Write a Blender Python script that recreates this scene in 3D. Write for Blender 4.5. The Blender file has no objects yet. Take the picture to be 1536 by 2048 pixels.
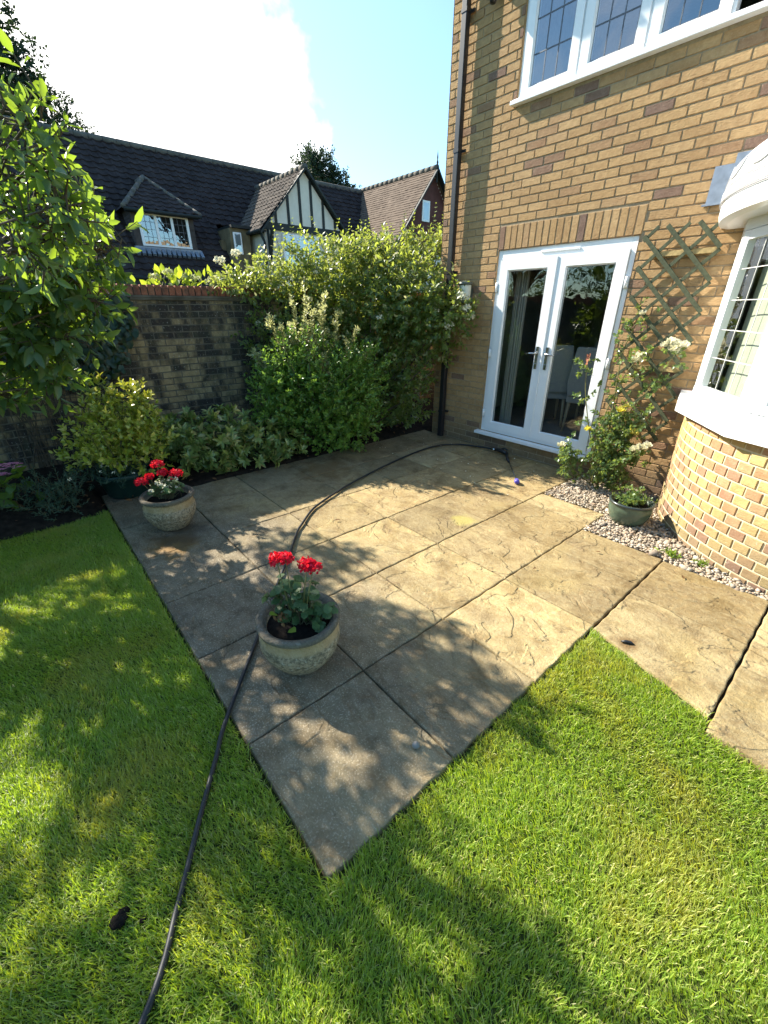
import bpy, bmesh, math, random
import numpy as np
from math import sin, cos, tan, pi, radians, degrees, sqrt, atan2
from mathutils import Vector, Matrix

# ------------------------------------------------------------------ camera, sky, sun, exposure
SC = bpy.context.scene
COL = SC.collection
CAM = np.array([3.414, -4.65, 1.714])
YAW, PITCH, FPX = radians(49.51), radians(26.21), 829.8
_f = Vector((-sin(YAW)*cos(PITCH), cos(YAW)*cos(PITCH), -sin(PITCH)))
_r = Vector((cos(YAW), sin(YAW), 0.0))
_u = _r.cross(_f)
cd = bpy.data.cameras.new('camera')
cd.sensor_fit = 'VERTICAL'; cd.sensor_height = 24.0; cd.lens = 24.0*FPX/2048.0
cd.clip_start = 0.02; cd.clip_end = 2000.0
cam = bpy.data.objects.new('camera', cd); COL.objects.link(cam)
cam.matrix_world = Matrix(((_r.x, _u.x, -_f.x, CAM[0]), (_r.y, _u.y, -_f.y, CAM[1]), (_r.z, _u.z, -_f.z, CAM[2]), (0, 0, 0, 1)))
SC.camera = cam

SUN_L = Vector((4.15, 1.08, -3.2)).normalized()          # the way the light travels
SUN_EL = math.asin(-SUN_L.z)
SUN_AZ = atan2(-SUN_L.x, -SUN_L.y)                       # clockwise from +Y
sl = bpy.data.lights.new('sun', 'SUN'); sl.energy = 5.0; sl.angle = radians(0.53); sl.color = (1.0, 0.93, 0.80)
sun = bpy.data.objects.new('sun', sl); COL.objects.link(sun)
sun.rotation_euler = SUN_L.to_track_quat('-Z', 'Y').to_euler(); sun.location = (-20, -5, 20)

W = bpy.data.worlds.new('World'); SC.world = W; W.use_nodes = True
wn = W.node_tree; wn.nodes.clear()
SKY_STRENGTH, CLOUD_STRENGTH = 0.108, 0.85
def _wnode(t, **k):
    n = wn.nodes.new(t)
    for a, b in k.items(): setattr(n, a, b)
    return n
def _w(a, b): wn.links.new(a, b)
sky = _wnode('ShaderNodeTexSky', sky_type='NISHITA', sun_disc=False, sun_elevation=SUN_EL, sun_rotation=SUN_AZ, air_density=1.0, dust_density=0.4, ozone_density=0.8)
bg1 = _wnode('ShaderNodeBackground'); bg1.inputs[1].default_value = SKY_STRENGTH; wb = _wnode('ShaderNodeMix', data_type='RGBA', blend_type='MULTIPLY'); wb.inputs[0].default_value = 1.0; wb.inputs[7].default_value = (.72, .97, 1.05, 1)
_w(sky.outputs[0], wb.inputs[6]); _w(wb.outputs[2], bg1.inputs[0])
bg2 = _wnode('ShaderNodeBackground'); bg2.inputs[0].default_value = (1.0, 0.985, 0.96, 1); bg2.inputs[1].default_value = CLOUD_STRENGTH
tc = _wnode('ShaderNodeTexCoord')
nz = _wnode('ShaderNodeTexNoise'); nz.inputs['Scale'].default_value = 3.4; nz.inputs['Detail'].default_value = 9; nz.inputs['Roughness'].default_value = 0.55
_w(tc.outputs['Generated'], nz.inputs['Vector'])
nz2 = _wnode('ShaderNodeTexNoise'); nz2.inputs['Scale'].default_value = 11.0; nz2.inputs['Detail'].default_value = 8; _w(tc.outputs['Generated'], nz2.inputs['Vector'])
nz3 = _wnode('ShaderNodeMath', operation='MULTIPLY_ADD'); nz3.inputs[1].default_value = 0.34; _w(nz2.outputs[0], nz3.inputs[0]); _w(nz.outputs[0], nz3.inputs[2])
def cloud_bank(direction, lo, hi, amp):
    dt = _wnode('ShaderNodeVectorMath', operation='DOT_PRODUCT'); dt.inputs[1].default_value = Vector(direction).normalized()
    _w(tc.outputs['Generated'], dt.inputs[0])
    ad = _wnode('ShaderNodeMath', operation='MULTIPLY_ADD'); ad.inputs[1].default_value = amp
    _w(nz3.outputs[0], ad.inputs[0]); _w(dt.outputs['Value'], ad.inputs[2])
    mr = _wnode('ShaderNodeMapRange', interpolation_type='SMOOTHSTEP')
    mr.inputs['From Min'].default_value = lo; mr.inputs['From Max'].default_value = hi
    _w(ad.outputs[0], mr.inputs['Value']); return mr.outputs['Result']
CL = [cloud_bank((-0.97, 0.05, 0.34), 1.125, 1.22, 0.42),          # the bright bank round the sun
      cloud_bank((-0.44, -0.81, 0.40), 1.44, 1.66, 0.75)]          # broken cloud over the garden behind
mx = _wnode('ShaderNodeMath', operation='MAXIMUM'); _w(CL[0], mx.inputs[0])
m2 = _wnode('ShaderNodeMath', operation='MULTIPLY'); m2.inputs[1].default_value = 0.5; _w(CL[1], m2.inputs[0]); _w(m2.outputs[0], mx.inputs[1])
hz = cloud_bank((-0.97, 0.05, 0.30), 0.45, 1.15, 0.1); m3 = _wnode('ShaderNodeMath', operation='MULTIPLY'); m3.inputs[1].default_value = 0.12; _w(hz, m3.inputs[0])
mx2 = _wnode('ShaderNodeMath', operation='MAXIMUM'); _w(mx.outputs[0], mx2.inputs[0]); _w(m3.outputs[0], mx2.inputs[1]); mx = mx2
ms = _wnode('ShaderNodeMixShader'); _w(mx.outputs[0], ms.inputs[0]); _w(bg1.outputs[0], ms.inputs[1]); _w(bg2.outputs[0], ms.inputs[2])
wo = _wnode('ShaderNodeOutputWorld'); _w(ms.outputs[0], wo.inputs[0])

SC.view_settings.view_transform = 'Standard'; SC.view_settings.look = 'None'
SC.view_settings.gamma = 1.0; SC.view_settings.use_curve_mapping = False
SC.view_settings.exposure = 1.50
SC.render.engine = 'CYCLES'
SC.cycles.max_bounces = 8; SC.cycles.transparent_max_bounces = 12; SC.cycles.transmission_bounces = 6
SC.cycles.diffuse_bounces = 3; SC.cycles.glossy_bounces = 3
SC.cycles.use_denoising = True
SC.cycles.caustics_reflective = False; SC.cycles.caustics_refractive = False

rng = np.random.default_rng(11); random.seed(11)

# ------------------------------------------------------------------ materials
class NT:
    def __init__(s, name):
        s.m = bpy.data.materials.new(name); s.m.use_nodes = True; s.t = s.m.node_tree; s.t.nodes.clear()
        s.out = s.t.nodes.new('ShaderNodeOutputMaterial')
    def n(s, typ, ins=None, **props):
        nd = s.t.nodes.new('ShaderNode'+typ)
        for k, v in props.items(): setattr(nd, k, v)
        for k, v in (ins or {}).items():
            if isinstance(v, bpy.types.NodeSocket): s.t.links.new(v, nd.inputs[k])
            else:
                if isinstance(v, (tuple, list)) and len(v) == 3 and nd.inputs[k].type == 'RGBA': v = (*v, 1)
                nd.inputs[k].default_value = v
        return nd
    def noise(s, scale, detail=4, rough=.55, dist=0., vec=None, dim='3D', w=None):
        ins = {'Scale': scale, 'Detail': detail, 'Roughness': rough, 'Distortion': dist}
        if vec is not None: ins['Vector'] = vec
        if w is not None: ins['W'] = w
        return s.n('TexNoise', ins, noise_dimensions=dim).outputs[0]
    def pos(s): return s.n('NewGeometry').outputs['Position']
    def isl(s): return s.n('NewGeometry').outputs['Random Per Island']
    def rng(s, v, a, b, c=0., d=1., smooth=False):
        return s.n('MapRange', {'Value': v, 'From Min': a, 'From Max': b, 'To Min': c, 'To Max': d}, interpolation_type='SMOOTHSTEP' if smooth else 'LINEAR').outputs['Result']
    def math(s, op, a, b=0.): return s.n('Math', {0: a, 1: b}, operation=op).outputs[0]
    def ramp(s, v, stops, const=False):
        r = s.n('ValToRGB', {0: v}); e = r.color_ramp.elements
        r.color_ramp.interpolation = 'CONSTANT' if const else 'LINEAR'
        while len(e) < len(stops): e.new(0.5)
        for i, (p, c) in enumerate(stops): e[i].position = p; e[i].color = (*c, 1)
        return r.outputs[0]
    def mix(s, f, a, b, mode='MIX'):
        nd = s.n('Mix', None, data_type='RGBA', blend_type=mode)
        for k, v in ((0, f), (6, a), (7, b)):
            if isinstance(v, bpy.types.NodeSocket): s.t.links.new(v, nd.inputs[k])
            else: nd.inputs[k].default_value = (*v, 1) if isinstance(v, tuple) and len(v) == 3 else v
        return nd.outputs[2]
    def bump(s, h, strength=.5, dist=.01, normal=None):
        i = {'Height': h, 'Strength': strength, 'Distance': dist}
        if normal is not None: i['Normal'] = normal
        return s.n('Bump', i).outputs[0]
    def pbsdf(s, col, rough=.6, spec=.4, metal=0., normal=None):
        i = {'Base Color': col, 'Roughness': rough, 'Specular IOR Level': spec, 'Metallic': metal}
        if normal is not None: i['Normal'] = normal
        return s.n('BsdfPrincipled', i).outputs[0]
    def done(s, sh): s.t.links.new(sh, s.out.inputs[0]); return s.m

def plain(name, col, rough=.5, spec=.4, metal=0., var=.12, scale=25., bump=0.):
    t = NT(name); p = t.pos(); nz = t.noise(scale, 5, vec=p)
    c = t.mix(t.rng(nz, .3, .7), tuple(x*(1-var) for x in col), tuple(min(1, x*(1+var)) for x in col))
    n = t.bump(t.noise(scale*4, 4, vec=p), bump, .004) if bump else None
    return t.done(t.pbsdf(c, rough, spec, metal, n))

def brick_mat(name, stops, weather=None, bump=.9):
    t = NT(name); p = t.pos(); r = t.isl()
    c = t.ramp(r, stops)
    w = t.math('MULTIPLY', r, 57.)
    n1 = t.noise(22, 5, .6, vec=p, dim='4D', w=w); n2 = t.noise(70, 4, .6, vec=p)
    c = t.mix(t.rng(n1, .3, .72, 0, .55), c, t.mix(1.0, c, (.52, .42, .36), 'MULTIPLY'))
    c = t.mix(t.rng(n2, .55, .8, 0, .35), c, (.62, .5, .33))
    big = t.noise(.9, 4, vec=p)
    c = t.mix(t.rng(big, .35, .7, 0, .3), c, t.mix(1.0, c, (.7, .64, .56), 'MULTIPLY'))
    if weather: c = weather(t, p, c)
    st = t.n('VectorMath', {0: p, 1: (1.0, 1.0, 2.6)}, operation='MULTIPLY').outputs[0]
    h = t.math('ADD', t.noise(34, 3, .6, .8, vec=st, dim='4D', w=w), t.math('MULTIPLY', n2, .5))
    return t.done(t.pbsdf(c, .88, .2, 0, t.bump(h, bump, .006)))

BUFF = [(0, (.46, .298, .142)), (.3, (.515, .342, .17)), (.55, (.42, .268, .13)), (.82, (.525, .355, .182)), (.92, (.35, .215, .12)), (.97, (.27, .17, .118)), (1, (.21, .14, .11))]
BAYB = [(0, (.52, .40, .17)), (.3, (.56, .43, .19)), (.5, (.46, .29, .15)), (.68, (.40, .23, .145)), (.82, (.58, .45, .22)), (.93, (.35, .20, .135)), (1, (.50, .36, .16))]
def damp_base(t, p, c):        # dark damp courses low on the house wall, pale efflorescence specks
    z = t.n('SeparateXYZ', {0: p}).outputs[2]
    f = t.rng(t.math('ADD', z, t.math('MULTIPLY', t.noise(3, 3, vec=p), .5)), .25, .75, .55, 0, True)
    c = t.mix(f, c, (.10, .085, .065))
    return t.mix(t.rng(t.noise(55, 2, vec=p), .68, .74, 0, .35), c, (.6, .56, .48))
def grime(t, p, c):            # sooty black staining that runs down the garden wall
    st = t.n('VectorMath', {0: p, 1: (1.0, 1.3, .45)}, operation='MULTIPLY').outputs[0]
    a = t.math('ADD', t.noise(1.7, 6, .66, .3, vec=st), t.math('MULTIPLY', t.math('SUBTRACT', t.isl(), .5), .13))
    c = t.mix(t.rng(a, .38, .56, .10, .94, True), c, (.020, .019, .022))
    g = t.noise(7, 5, .6, vec=p)
    c = t.mix(t.rng(g, .52, .68, 0, .55), c, (.05, .055, .035))
    return t.mix(t.rng(t.noise(55, 3, vec=p), .63, .70, 0, .6), c, (.42, .42, .38))

M = {}
M['brick'] = brick_mat('buff_brick', BUFF)
M['brick_base'] = brick_mat('buff_brick_weathered', BUFF, damp_base)
M['bay_brick'] = brick_mat('multi_buff_brick', BAYB, damp_base, .7)
M['garden_brick'] = brick_mat('stained_garden_brick', [(0, (.46, .36, .20)), (.5, (.38, .285, .15)), (1, (.52, .41, .235))], grime)
M['coping_brick'] = brick_mat('red_coping_brick', [(0, (.34, .125, .07)), (.5, (.29, .10, .06)), (1, (.38, .16, .09))], lambda t, p, c: t.mix(t.rng(t.noise(9, 4, vec=p), .5, .7, 0, .7), c, (.05, .05, .04)))
M['mortar'] = plain('mortar', (.33, .255, .165), .95, .1, 0, .2, 40, .3)
M['bay_mortar'] = plain('pale_mortar', (.62, .53, .36), .95, .1, 0, .12, 40, .3)
M['dark_mortar'] = plain('dark_mortar', (.12, .105, .082), .95, .1, 0, .4, 6, .3)
M['upvc'] = plain('white_plastic', (.83, .84, .85), .28, .5, 0, .02, 6)
M['upvc_seal'] = plain('grey_gasket', (.16, .16, .17), .5, .3)
M['black_pipe'] = plain('black_plastic_pipe', (.018, .018, .02), .38, .5, 0, .2)
M['black'] = plain('black_plastic', (.014, .014, .016), .45, .5)
M['rubber'] = plain('black_hose_rubber', (.017, .018, .020), .5, .45, 0, .3, 60)
M['steel'] = plain('polished_steel', (.62, .62, .63), .22, .5, 1.0, .05)
M['chrome'] = plain('brushed_chrome', (.55, .54, .52), .25, .5, 1.0, .05)
M['steel_grey'] = plain('grey_pebble', (.22, .21, .19), .7, .2)
M['purple'] = plain('purple_plastic', (.10, .075, .42), .35, .5)
M['lead'] = plain('lead_sheet', (.22, .255, .31), .5, .5, .35, .2, 14, .25)
M['leadcame'] = plain('lead_came', (.11, .12, .14), .5, .4, .3)
M['whitecame'] = plain('white_glazing_strip', (.6, .6, .58), .35, .4)
M['trellis'] = plain('green_stained_timber', (.075, .085, .05), .75, .2, 0, .35, 40, .4)
M['batten'] = plain('weathered_batten', (.40, .29, .13), .8, .2, 0, .3, 40, .3)
M['cream'] = plain('cream_render', (.70, .665, .58), .85, .15, 0, .05, 8)
M['timber'] = plain('black_painted_timber', (.022, .027, .026), .6, .3, 0, .2)
M['soffit'] = plain('dark_brown_fascia', (.035, .024, .02), .5, .4)
M['soil'] = plain('dark_garden_soil', (.020, .015, .011), .95, .1, 0, .6, 18, .9)
M['potsoil'] = plain('potting_compost', (.014, .011, .009), .95, .1, 0, .5, 40, .9)
M['glaze'] = plain('green_glazed_pot', (.066, .098, .066), .26, .6, 0, .35, 11, .1)
M['glaze_rim'] = plain('dark_glazed_rim', (.03, .04, .038), .25, .6)
M['tub'] = plain('dark_green_plastic', (.006, .030, .026), .42, .45)
M['bark'] = plain('grey_brown_bark', (.11, .085, .06), .9, .15, 0, .35, 30, .7)
M['twig'] = plain('green_brown_twig', (.12, .11, .055), .8, .2, 0, .3)
M['rose_stem'] = plain('rose_cane', (.16, .15, .055), .7, .25, 0, .3)
M['lamp_white'] = plain('lamp_cream_plastic', (.66, .68, .60), .45, .4, 0, .05)
M['lamp_cap'] = plain('lamp_dark_cap', (.09, .10, .08), .5, .4)
M['room'] = plain('room_paint', (.30, .28, .25), .9, .1)
M['carpet'] = plain('grey_carpet', (.13, .145, .155), .95, .05, 0, .25, 90)
M['curtain'] = plain('cream_curtain', (.34, .325, .28), .9, .1, 0, .05)
M['chair_cloth'] = plain('cream_upholstery', (.40, .39, .37), .85, .15, 0, .04)
M['chair_leg'] = plain('pale_wood_leg', (.42, .32, .2), .5, .3)
M['blind'] = plain('sage_blind', (.42, .44, .34), .85, .1, 0, .04)
M['tan_wall'] = plain('distant_tan_brick', (.17, .14, .085), .9, .1, 0, .3, 4)
M['grey_hung'] = plain('grey_hung_tile', (.075, .062, .058), .8, .2, 0, .3, 6, .2)
M['hung_tile'] = plain('plum_hung_tile', (.115, .047, .042), .8, .2, 0, .25, 3, .2)
M['stone_light'] = plain('canopy_grey', (.42, .42, .43), .4, .4, 0, .03)
M['white_petal'] = plain('white_petal', (.88, .88, .80), .6, .2)

def glass_mat(name, boost=1.9, tint=(.93, .96, .95), add=.03):
    t = NT(name); p = t.pos()
    ge = t.n('NewGeometry'); dt = t.n('VectorMath', {0: ge.outputs['Normal'], 1: ge.outputs['Incoming']}, operation='DOT_PRODUCT').outputs['Value']
    om = t.math('SUBTRACT', 1.0, t.math('ABSOLUTE', dt)); fr = t.math('ADD', .04, t.math('MULTIPLY', .96, t.math('POWER', om, 5.0)))
    f = t.n('Math', {0: fr, 1: boost, 2: add}, operation='MULTIPLY_ADD', use_clamp=True).outputs[0]
    nrm = t.bump(t.noise(3.2, 2, vec=p), .05, .05)
    g = t.n('BsdfGlossy', {'Color': (.95, .97, 1.0), 'Roughness': .012, 'Normal': nrm}).outputs[0]
    tr = t.n('BsdfTransparent', {'Color': tint}).outputs[0]
    return t.done(t.n('MixShader', {0: f, 1: tr, 2: g}).outputs[0])
M['glass'] = glass_mat('window_glass')
M['glass_mirror'] = glass_mat('bright_window_glass', 2.2, (.55, .6, .62), .13)

def leaf_mat(name, dark, light, trans, rough=.42, tf=.42, spec=.45, pale=None):
    t = NT(name); r = t.isl(); p = t.pos()
    c = t.mix(t.rng(r, 0, 1), dark, light)
    if pale: c = t.mix(t.rng(t.math('FRACT', t.math('MULTIPLY', r, 13.7)), pale[0], pale[0]+.06), c, pale[1])
    c = t.mix(t.rng(t.noise(90, 2, vec=p), .3, .7, 0, .25), c, t.mix(1.0, c, (.6, .6, .5), 'MULTIPLY'))
    tcol = t.mix(t.rng(t.math('FRACT', t.math('MULTIPLY', r, 7.3)), 0, 1), tuple(x*.75 for x in trans), trans)
    if pale: tcol = t.mix(t.rng(t.math('FRACT', t.math('MULTIPLY', r, 13.7)), pale[0], pale[0]+.06), tcol, pale[1])
    a = t.pbsdf(c, rough, spec)
    b = t.n('BsdfTranslucent', {'Color': tcol}).outputs[0]
    return t.done(t.n('MixShader', {0: tf, 1: a, 2: b}).outputs[0])

M['vib_leaf'] = leaf_mat('viburnum_leaf', (.055, .105, .045), (.115, .19, .075), (.40, .58, .04), .36, .42, .6)
M['ivy_leaf'] = leaf_mat('ivy_leaf', (.012, .034, .015), (.028, .06, .022), (.10, .2, .02), .38, .25)
M['climb_leaf'] = leaf_mat('climber_leaf', (.065, .135, .04), (.16, .23, .07), (.52, .60, .08), .38, .45, .55, (.86, (.42, .42, .20)))
M['shrub_leaf'] = leaf_mat('abelia_leaf', (.105, .21, .035), (.20, .33, .055), (.32, .52, .06), .34, .36, .55)
M['pale_leaf'] = leaf_mat('cream_tip_leaf', (.38, .42, .18), (.54, .53, .28), (.62, .62, .26), .4, .45)
M['tub_leaf'] = leaf_mat('euonymus_leaf', (.24, .31, .035), (.44, .46, .065), (.5, .5, .04), .30, .3, .55, (.74, (.62, .58, .14)))
M['rhodo_leaf'] = leaf_mat('pieris_leaf', (.15, .215, .05), (.30, .36, .10), (.28, .38, .06), .30, .25, .6, (.84, (.42, .38, .14)))
M['conifer_leaf'] = leaf_mat('dark_spiky_leaf', (.045, .09, .06), (.085, .15, .09), (.06, .11, .04), .5, .2)
M['hyd_leaf'] = leaf_mat('hydrangea_leaf', (.06, .13, .02), (.12, .2, .03), (.3, .42, .03), .45, .4)
M['hyd_bright'] = leaf_mat('yellow_green_hydrangea_leaf', (.16, .26, .03), (.24, .34, .04), (.5, .6, .04), .5, .5)  # yellow-green leaves of the hydrangea behind the wall
M['rose_leaf'] = leaf_mat('rose_leaf', (.06, .125, .04), (.15, .22, .075), (.36, .46, .07), .30, .34, .6)
M['ger_leaf'] = leaf_mat('geranium_leaf', (.055, .12, .04), (.12, .19, .07), (.2, .3, .06), .45, .3, .4)
M['far_leaf'] = leaf_mat('distant_leaf', (.020, .042, .026), (.04, .066, .036), (.06, .1, .03), .6, .3, .3)
M['shade_leaf'] = leaf_mat('tree_leaf', (.04, .08, .02), (.08, .13, .03), (.2, .3, .03), .5, .3)
M['red_petal'] = leaf_mat('scarlet_petal', (.50, .003, .022), (.88, .025, .07), (.95, .02, .03), .5, .35, .25)
M['cream_petal'] = leaf_mat('cream_petal', (.80, .77, .58), (.88, .86, .74), (.85, .82, .55), .55, .3, .25)
M['lime_petal'] = leaf_mat('green_cream_petal', (.50, .52, .24), (.66, .66, .40), (.6, .62, .3), .55, .3, .25)
M['yellow_petal'] = leaf_mat('yellow_petal', (.84, .76, .14), (.88, .84, .36), (.9, .75, .05), .5, .35, .25)
M['pink_petal'] = leaf_mat('pink_petal', (.66, .16, .33), (.85, .42, .55), (.8, .3, .45), .5, .3, .25)
M['dead_leaf'] = leaf_mat('dead_leaf', (.10, .05, .025), (.22, .12, .05), (.2, .1, .03), .7, .2, .2)
M['weed'] = leaf_mat('weed_leaf', (.16, .28, .03), (.26, .38, .05), (.4, .5, .05), .5, .4)

def grass_mat():
    t = NT('grass_blades'); r = t.isl(); p = t.pos()
    c = t.ramp(r, [(0, (.085, .155, .02)), (.3, (.17, .27, .034)), (.65, (.27, .37, .055)), (.88, (.42, .47, .11)), (1, (.56, .49, .23))])
    pat = t.noise(2.2, 4, .6, vec=p)
    c = t.mix(t.rng(pat, .52, .70, 0, .55, True), c, t.mix(t.math('FRACT', t.math('MULTIPLY', r, 9.1)), (.28, .34, .04), (.46, .40, .12)))
    tr = t.mix(t.rng(pat, .45, .68), (.60, .80, .03), (.80, .74, .05))
    a = t.pbsdf(c, .42, .4)
    b = t.n('BsdfTranslucent', {'Color': tr}).outputs[0]
    return t.done(t.n('MixShader', {0: .42, 1: a, 2: b}).outputs[0])
M['grass'] = grass_mat()
def lawn_mat():
    t = NT('lawn_thatch'); p = t.pos()
    c = t.mix(t.rng(t.noise(60, 4, vec=p), .35, .65), (.035, .045, .012), (.10, .12, .03))
    return t.done(t.pbsdf(c, .95, .1, 0, t.bump(t.noise(120, 3, vec=p), .8, .01)))
M['lawn'] = lawn_mat()
def field_mat():
    t = NT('far_ground'); p = t.pos()
    return t.done(t.pbsdf(t.mix(t.noise(.6, 5, vec=p), (.04, .06, .02), (.08, .1, .035)), .95, .1))
M['field'] = field_mat()

def slab_mat():
    t = NT('riven_sandstone'); p = t.pos(); r = t.isl()
    w = t.math('MULTIPLY', r, 91.)
    st = t.n('VectorMath', {0: p, 1: (1.0, 1.35, 1.0)}, operation='MULTIPLY').outputs[0]
    n = t.noise(2.6, 4, .5, .9, vec=st, dim='4D', w=w)
    k = t.math('MULTIPLY', n, 6.0)
    fr = t.math('FRACT', k)
    step = t.math('ADD', t.math('FLOOR', k), t.rng(fr, .0, .22, 0, 1, True))         # flaked layers with crisp edges
    edge = t.math('MULTIPLY', t.math('MULTIPLY', t.rng(fr, 0, .04, 0, 1), t.rng(fr, .04, .22, 1, 0)), t.rng(t.noise(4, 3, vec=p), .45, .62))
    c = t.ramp(r, [(0, (.40, .295, .135)), (.3, (.46, .355, .165)), (.65, (.36, .26, .118)), (1, (.47, .375, .195))])
    c = t.mix(t.rng(t.noise(3.1, 6, .62, 1.0, vec=st, dim='4D', w=w), .35, .7, 0, .75), c, (.165, .11, .056))
    c = t.mix(t.rng(t.noise(30, 6, .7, .6, vec=st, dim='4D', w=w), .45, .72, 0, .65), c, (.46, .39, .225))
    tone = t.rng(t.math('FRACT', t.math('MULTIPLY', r, 17.3)), 0, 1, .74, 1.10)
    c = t.n('VectorMath', {0: c, 3: tone}, operation='SCALE').outputs[0]
    # iron-yellow blotches
    c = t.mix(t.rng(t.noise(1.7, 3, .5, .5, vec=p), .58, .72, 0, .25), c, (.36, .27, .09))
    # weathered grey, speckled slabs in the two rows by the lawn and along the bed, the grey darkened further to deepen the shade there
    sep = t.n('SeparateXYZ', {0: p}); wob = t.math('MULTIPLY', t.math('SUBTRACT', t.noise(1.6, 4, vec=p), .5), 1.3)
    fy = t.rng(t.math('ADD', sep.outputs[1], wob), -3.75, -2.75, 1, 0, True)
    xr = t.rng(sep.outputs[0], 2.1, 2.9, 1, .55)
    f1 = t.math('MULTIPLY', fy, xr)
    f2 = t.rng(t.math('ADD', sep.outputs[0], wob), -.55, .55, .5, 0, True)
    fg = t.math('MAXIMUM', f1, f2)
    lim = t.rng(sep.outputs[0], 2.85, 2.75, 0, 1)
    fg = t.math('MULTIPLY', fg, lim)
    grey = t.mix(t.rng(t.noise(11, 6, .7, vec=p), .35, .65), (.078, .066, .050), (.20, .168, .125))
    grey = t.mix(t.rng(t.noise(120, 3, .6, vec=p), .54, .64, 0, .7), grey, (.44, .39, .31))
    c = t.mix(t.math('MULTIPLY', fg, .74), c, grey)
    c = t.mix(t.rng(t.noise(4.2, 6, .66, .4, vec=p), .44, .72, 0, .75, True), c, t.mix(1.0, c, (.52, .45, .35), 'MULTIPLY'))
    gr = t.n('VectorMath', {0: p, 1: (2.2, 14.0, 1.0)}, operation='MULTIPLY').outputs[0]
    c = t.mix(t.rng(t.noise(1.6, 4, .6, 1.6, vec=gr, dim='4D', w=w), .5, .66, 0, .30), c, t.mix(1.0, c, (.6, .52, .42), 'MULTIPLY'))
    c = t.mix(t.rng(t.noise(42, 3, .6, vec=p), .67, .71, 0, .55), c, (.085, .065, .042))
    c = t.mix(t.rng(t.noise(140, 3, .7, vec=p), .6, .72, 0, .3), c, (.10, .075, .048))
    c = t.mix(t.math('MULTIPLY', edge, .5), c, (.15, .10, .055))
    # rusty damp stain by the far pot and the dark wet ring on the path
    def spot(x, y, rad, amt, col, c):
        d = t.n('VectorMath', {0: p, 1: (x, y, 0)}, operation='DISTANCE').outputs['Value']
        d = t.math('ADD', d, t.math('MULTIPLY', t.math('SUBTRACT', t.noise(7, 4, vec=p), .5), rad*1.6))
        return t.mix(t.rng(d, rad*.35, rad, amt, 0, True), c, col)
    c = spot(.12, -4.06, .26, .75, (.23, .125, .03), c)
    c = spot(-.02, -3.95, .30, .55, (.05, .042, .035), c)
    c = spot(2.945, -2.43, .085, .8, (.13, .07, .025), c)
    c = spot(1.35, -1.95, .14, .35, (.42, .39, .06), c)
    c = spot(-.55, -2.2, .45, .6, (.14, .08, .025), c)
    h = t.math('ADD', t.math('MULTIPLY', step, .5), t.math('ADD', t.math('ADD', t.math('MULTIPLY', t.noise(26, 5, .65, .5, vec=st), .6), t.math('MULTIPLY', t.noise(64, 4, .65, vec=p), .4)), t.math('MULTIPLY', t.noise(150, 3, .6, vec=p), .16)))
    return t.done(t.pbsdf(c, .82, .25, 0, t.bump(h, .9, .012)))
M['slab'] = slab_mat()
M['joint'] = plain('dark_joint', (.035, .03, .02), .95, .1, 0, .4, 40, .5)
def pebble_mat():
    t = NT('pebbles'); r = t.isl(); p = t.pos()
    c = t.ramp(r, [(0, (.33, .26, .18)), (.25, (.44, .37, .28)), (.5, (.25, .205, .155)), (.75, (.52, .46, .37)), (.88, (.36, .25, .16)), (1, (.19, .17, .145))])
    c = t.mix(t.rng(t.noise(70, 4, vec=p), .4, .7, 0, .4), c, t.mix(1.0, c, (.65, .58, .5), 'MULTIPLY'))
    return t.done(t.pbsdf(c, .7, .3))
M['pebble'] = pebble_mat()
def stone_pot_mat():
    t = NT('weathered_stone_pot'); p = t.pos()
    v = t.n('TexVoronoi', {'Vector': p, 'Scale': 95.0}).outputs[0]
    a = t.noise(9, 6, .65, vec=p); b = t.noise(55, 5, .7, vec=p)
    c = t.mix(t.rng(a, .35, .65), (.30, .235, .148), (.43, .345, .23))
    z = t.n('SeparateXYZ', {0: p}).outputs[2]
    c = t.mix(t.rng(b, .42, .60, 0, .8), c, (.085, .073, .05))                     # lichen and pitting
    c = t.mix(t.rng(t.noise(38, 4, .6, vec=p), .58, .68, 0, .7), c, (.50, .47, .38))
    band = t.math('MULTIPLY', t.rng(z, .205, .222), t.rng(z, .272, .256))
    c = t.mix(t.math('MULTIPLY', band, .8), c, t.mix(t.rng(t.noise(14, 4, vec=p), .3, .7), (.36, .24, .11), (.45, .34, .19)))
    c = t.mix(t.math('MULTIPLY', t.rng(z, .270, .288), t.rng(b, .3, .55, .95, .55)), c, (.075, .073, .064))
    h = t.math('ADD', b, t.math('MULTIPLY', v, .6))
    return t.done(t.pbsdf(c, .92, .15, 0, t.bump(h, .8, .006)))
M['stone_pot'] = stone_pot_mat()
def roof_mat(name, a, b, moss, mossamt):
    t = NT(name); p = t.pos(); r = t.noise(9, 3, vec=p)
    c = t.mix(t.rng(t.noise(2.4, 5, .6, vec=p), .3, .7), a, b)
    c = t.mix(t.rng(t.noise(11, 5, .65, vec=p), .6, .72, 0, mossamt), c, moss)
    return t.done(t.pbsdf(c, .88, .12, 0, t.bump(r, .2, .01)))
M['roof_dark'] = roof_mat('charcoal_roof_tiles', (.026, .020, .020), (.055, .044, .043), (.10, .10, .08), .35)
M['roof_mid'] = roof_mat('mossy_brown_roof_tiles', (.085, .068, .058), (.15, .12, .095), (.26, .22, .15), .7)
M['roof_brown'] = roof_mat('brown_plain_tiles', (.105, .078, .060), (.165, .125, .095), (.22, .19, .12), .45)
M['ridge'] = roof_mat('mossy_ridge_tiles', (.09, .085, .075), (.15, .14, .12), (.24, .22, .14), .8)

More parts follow.
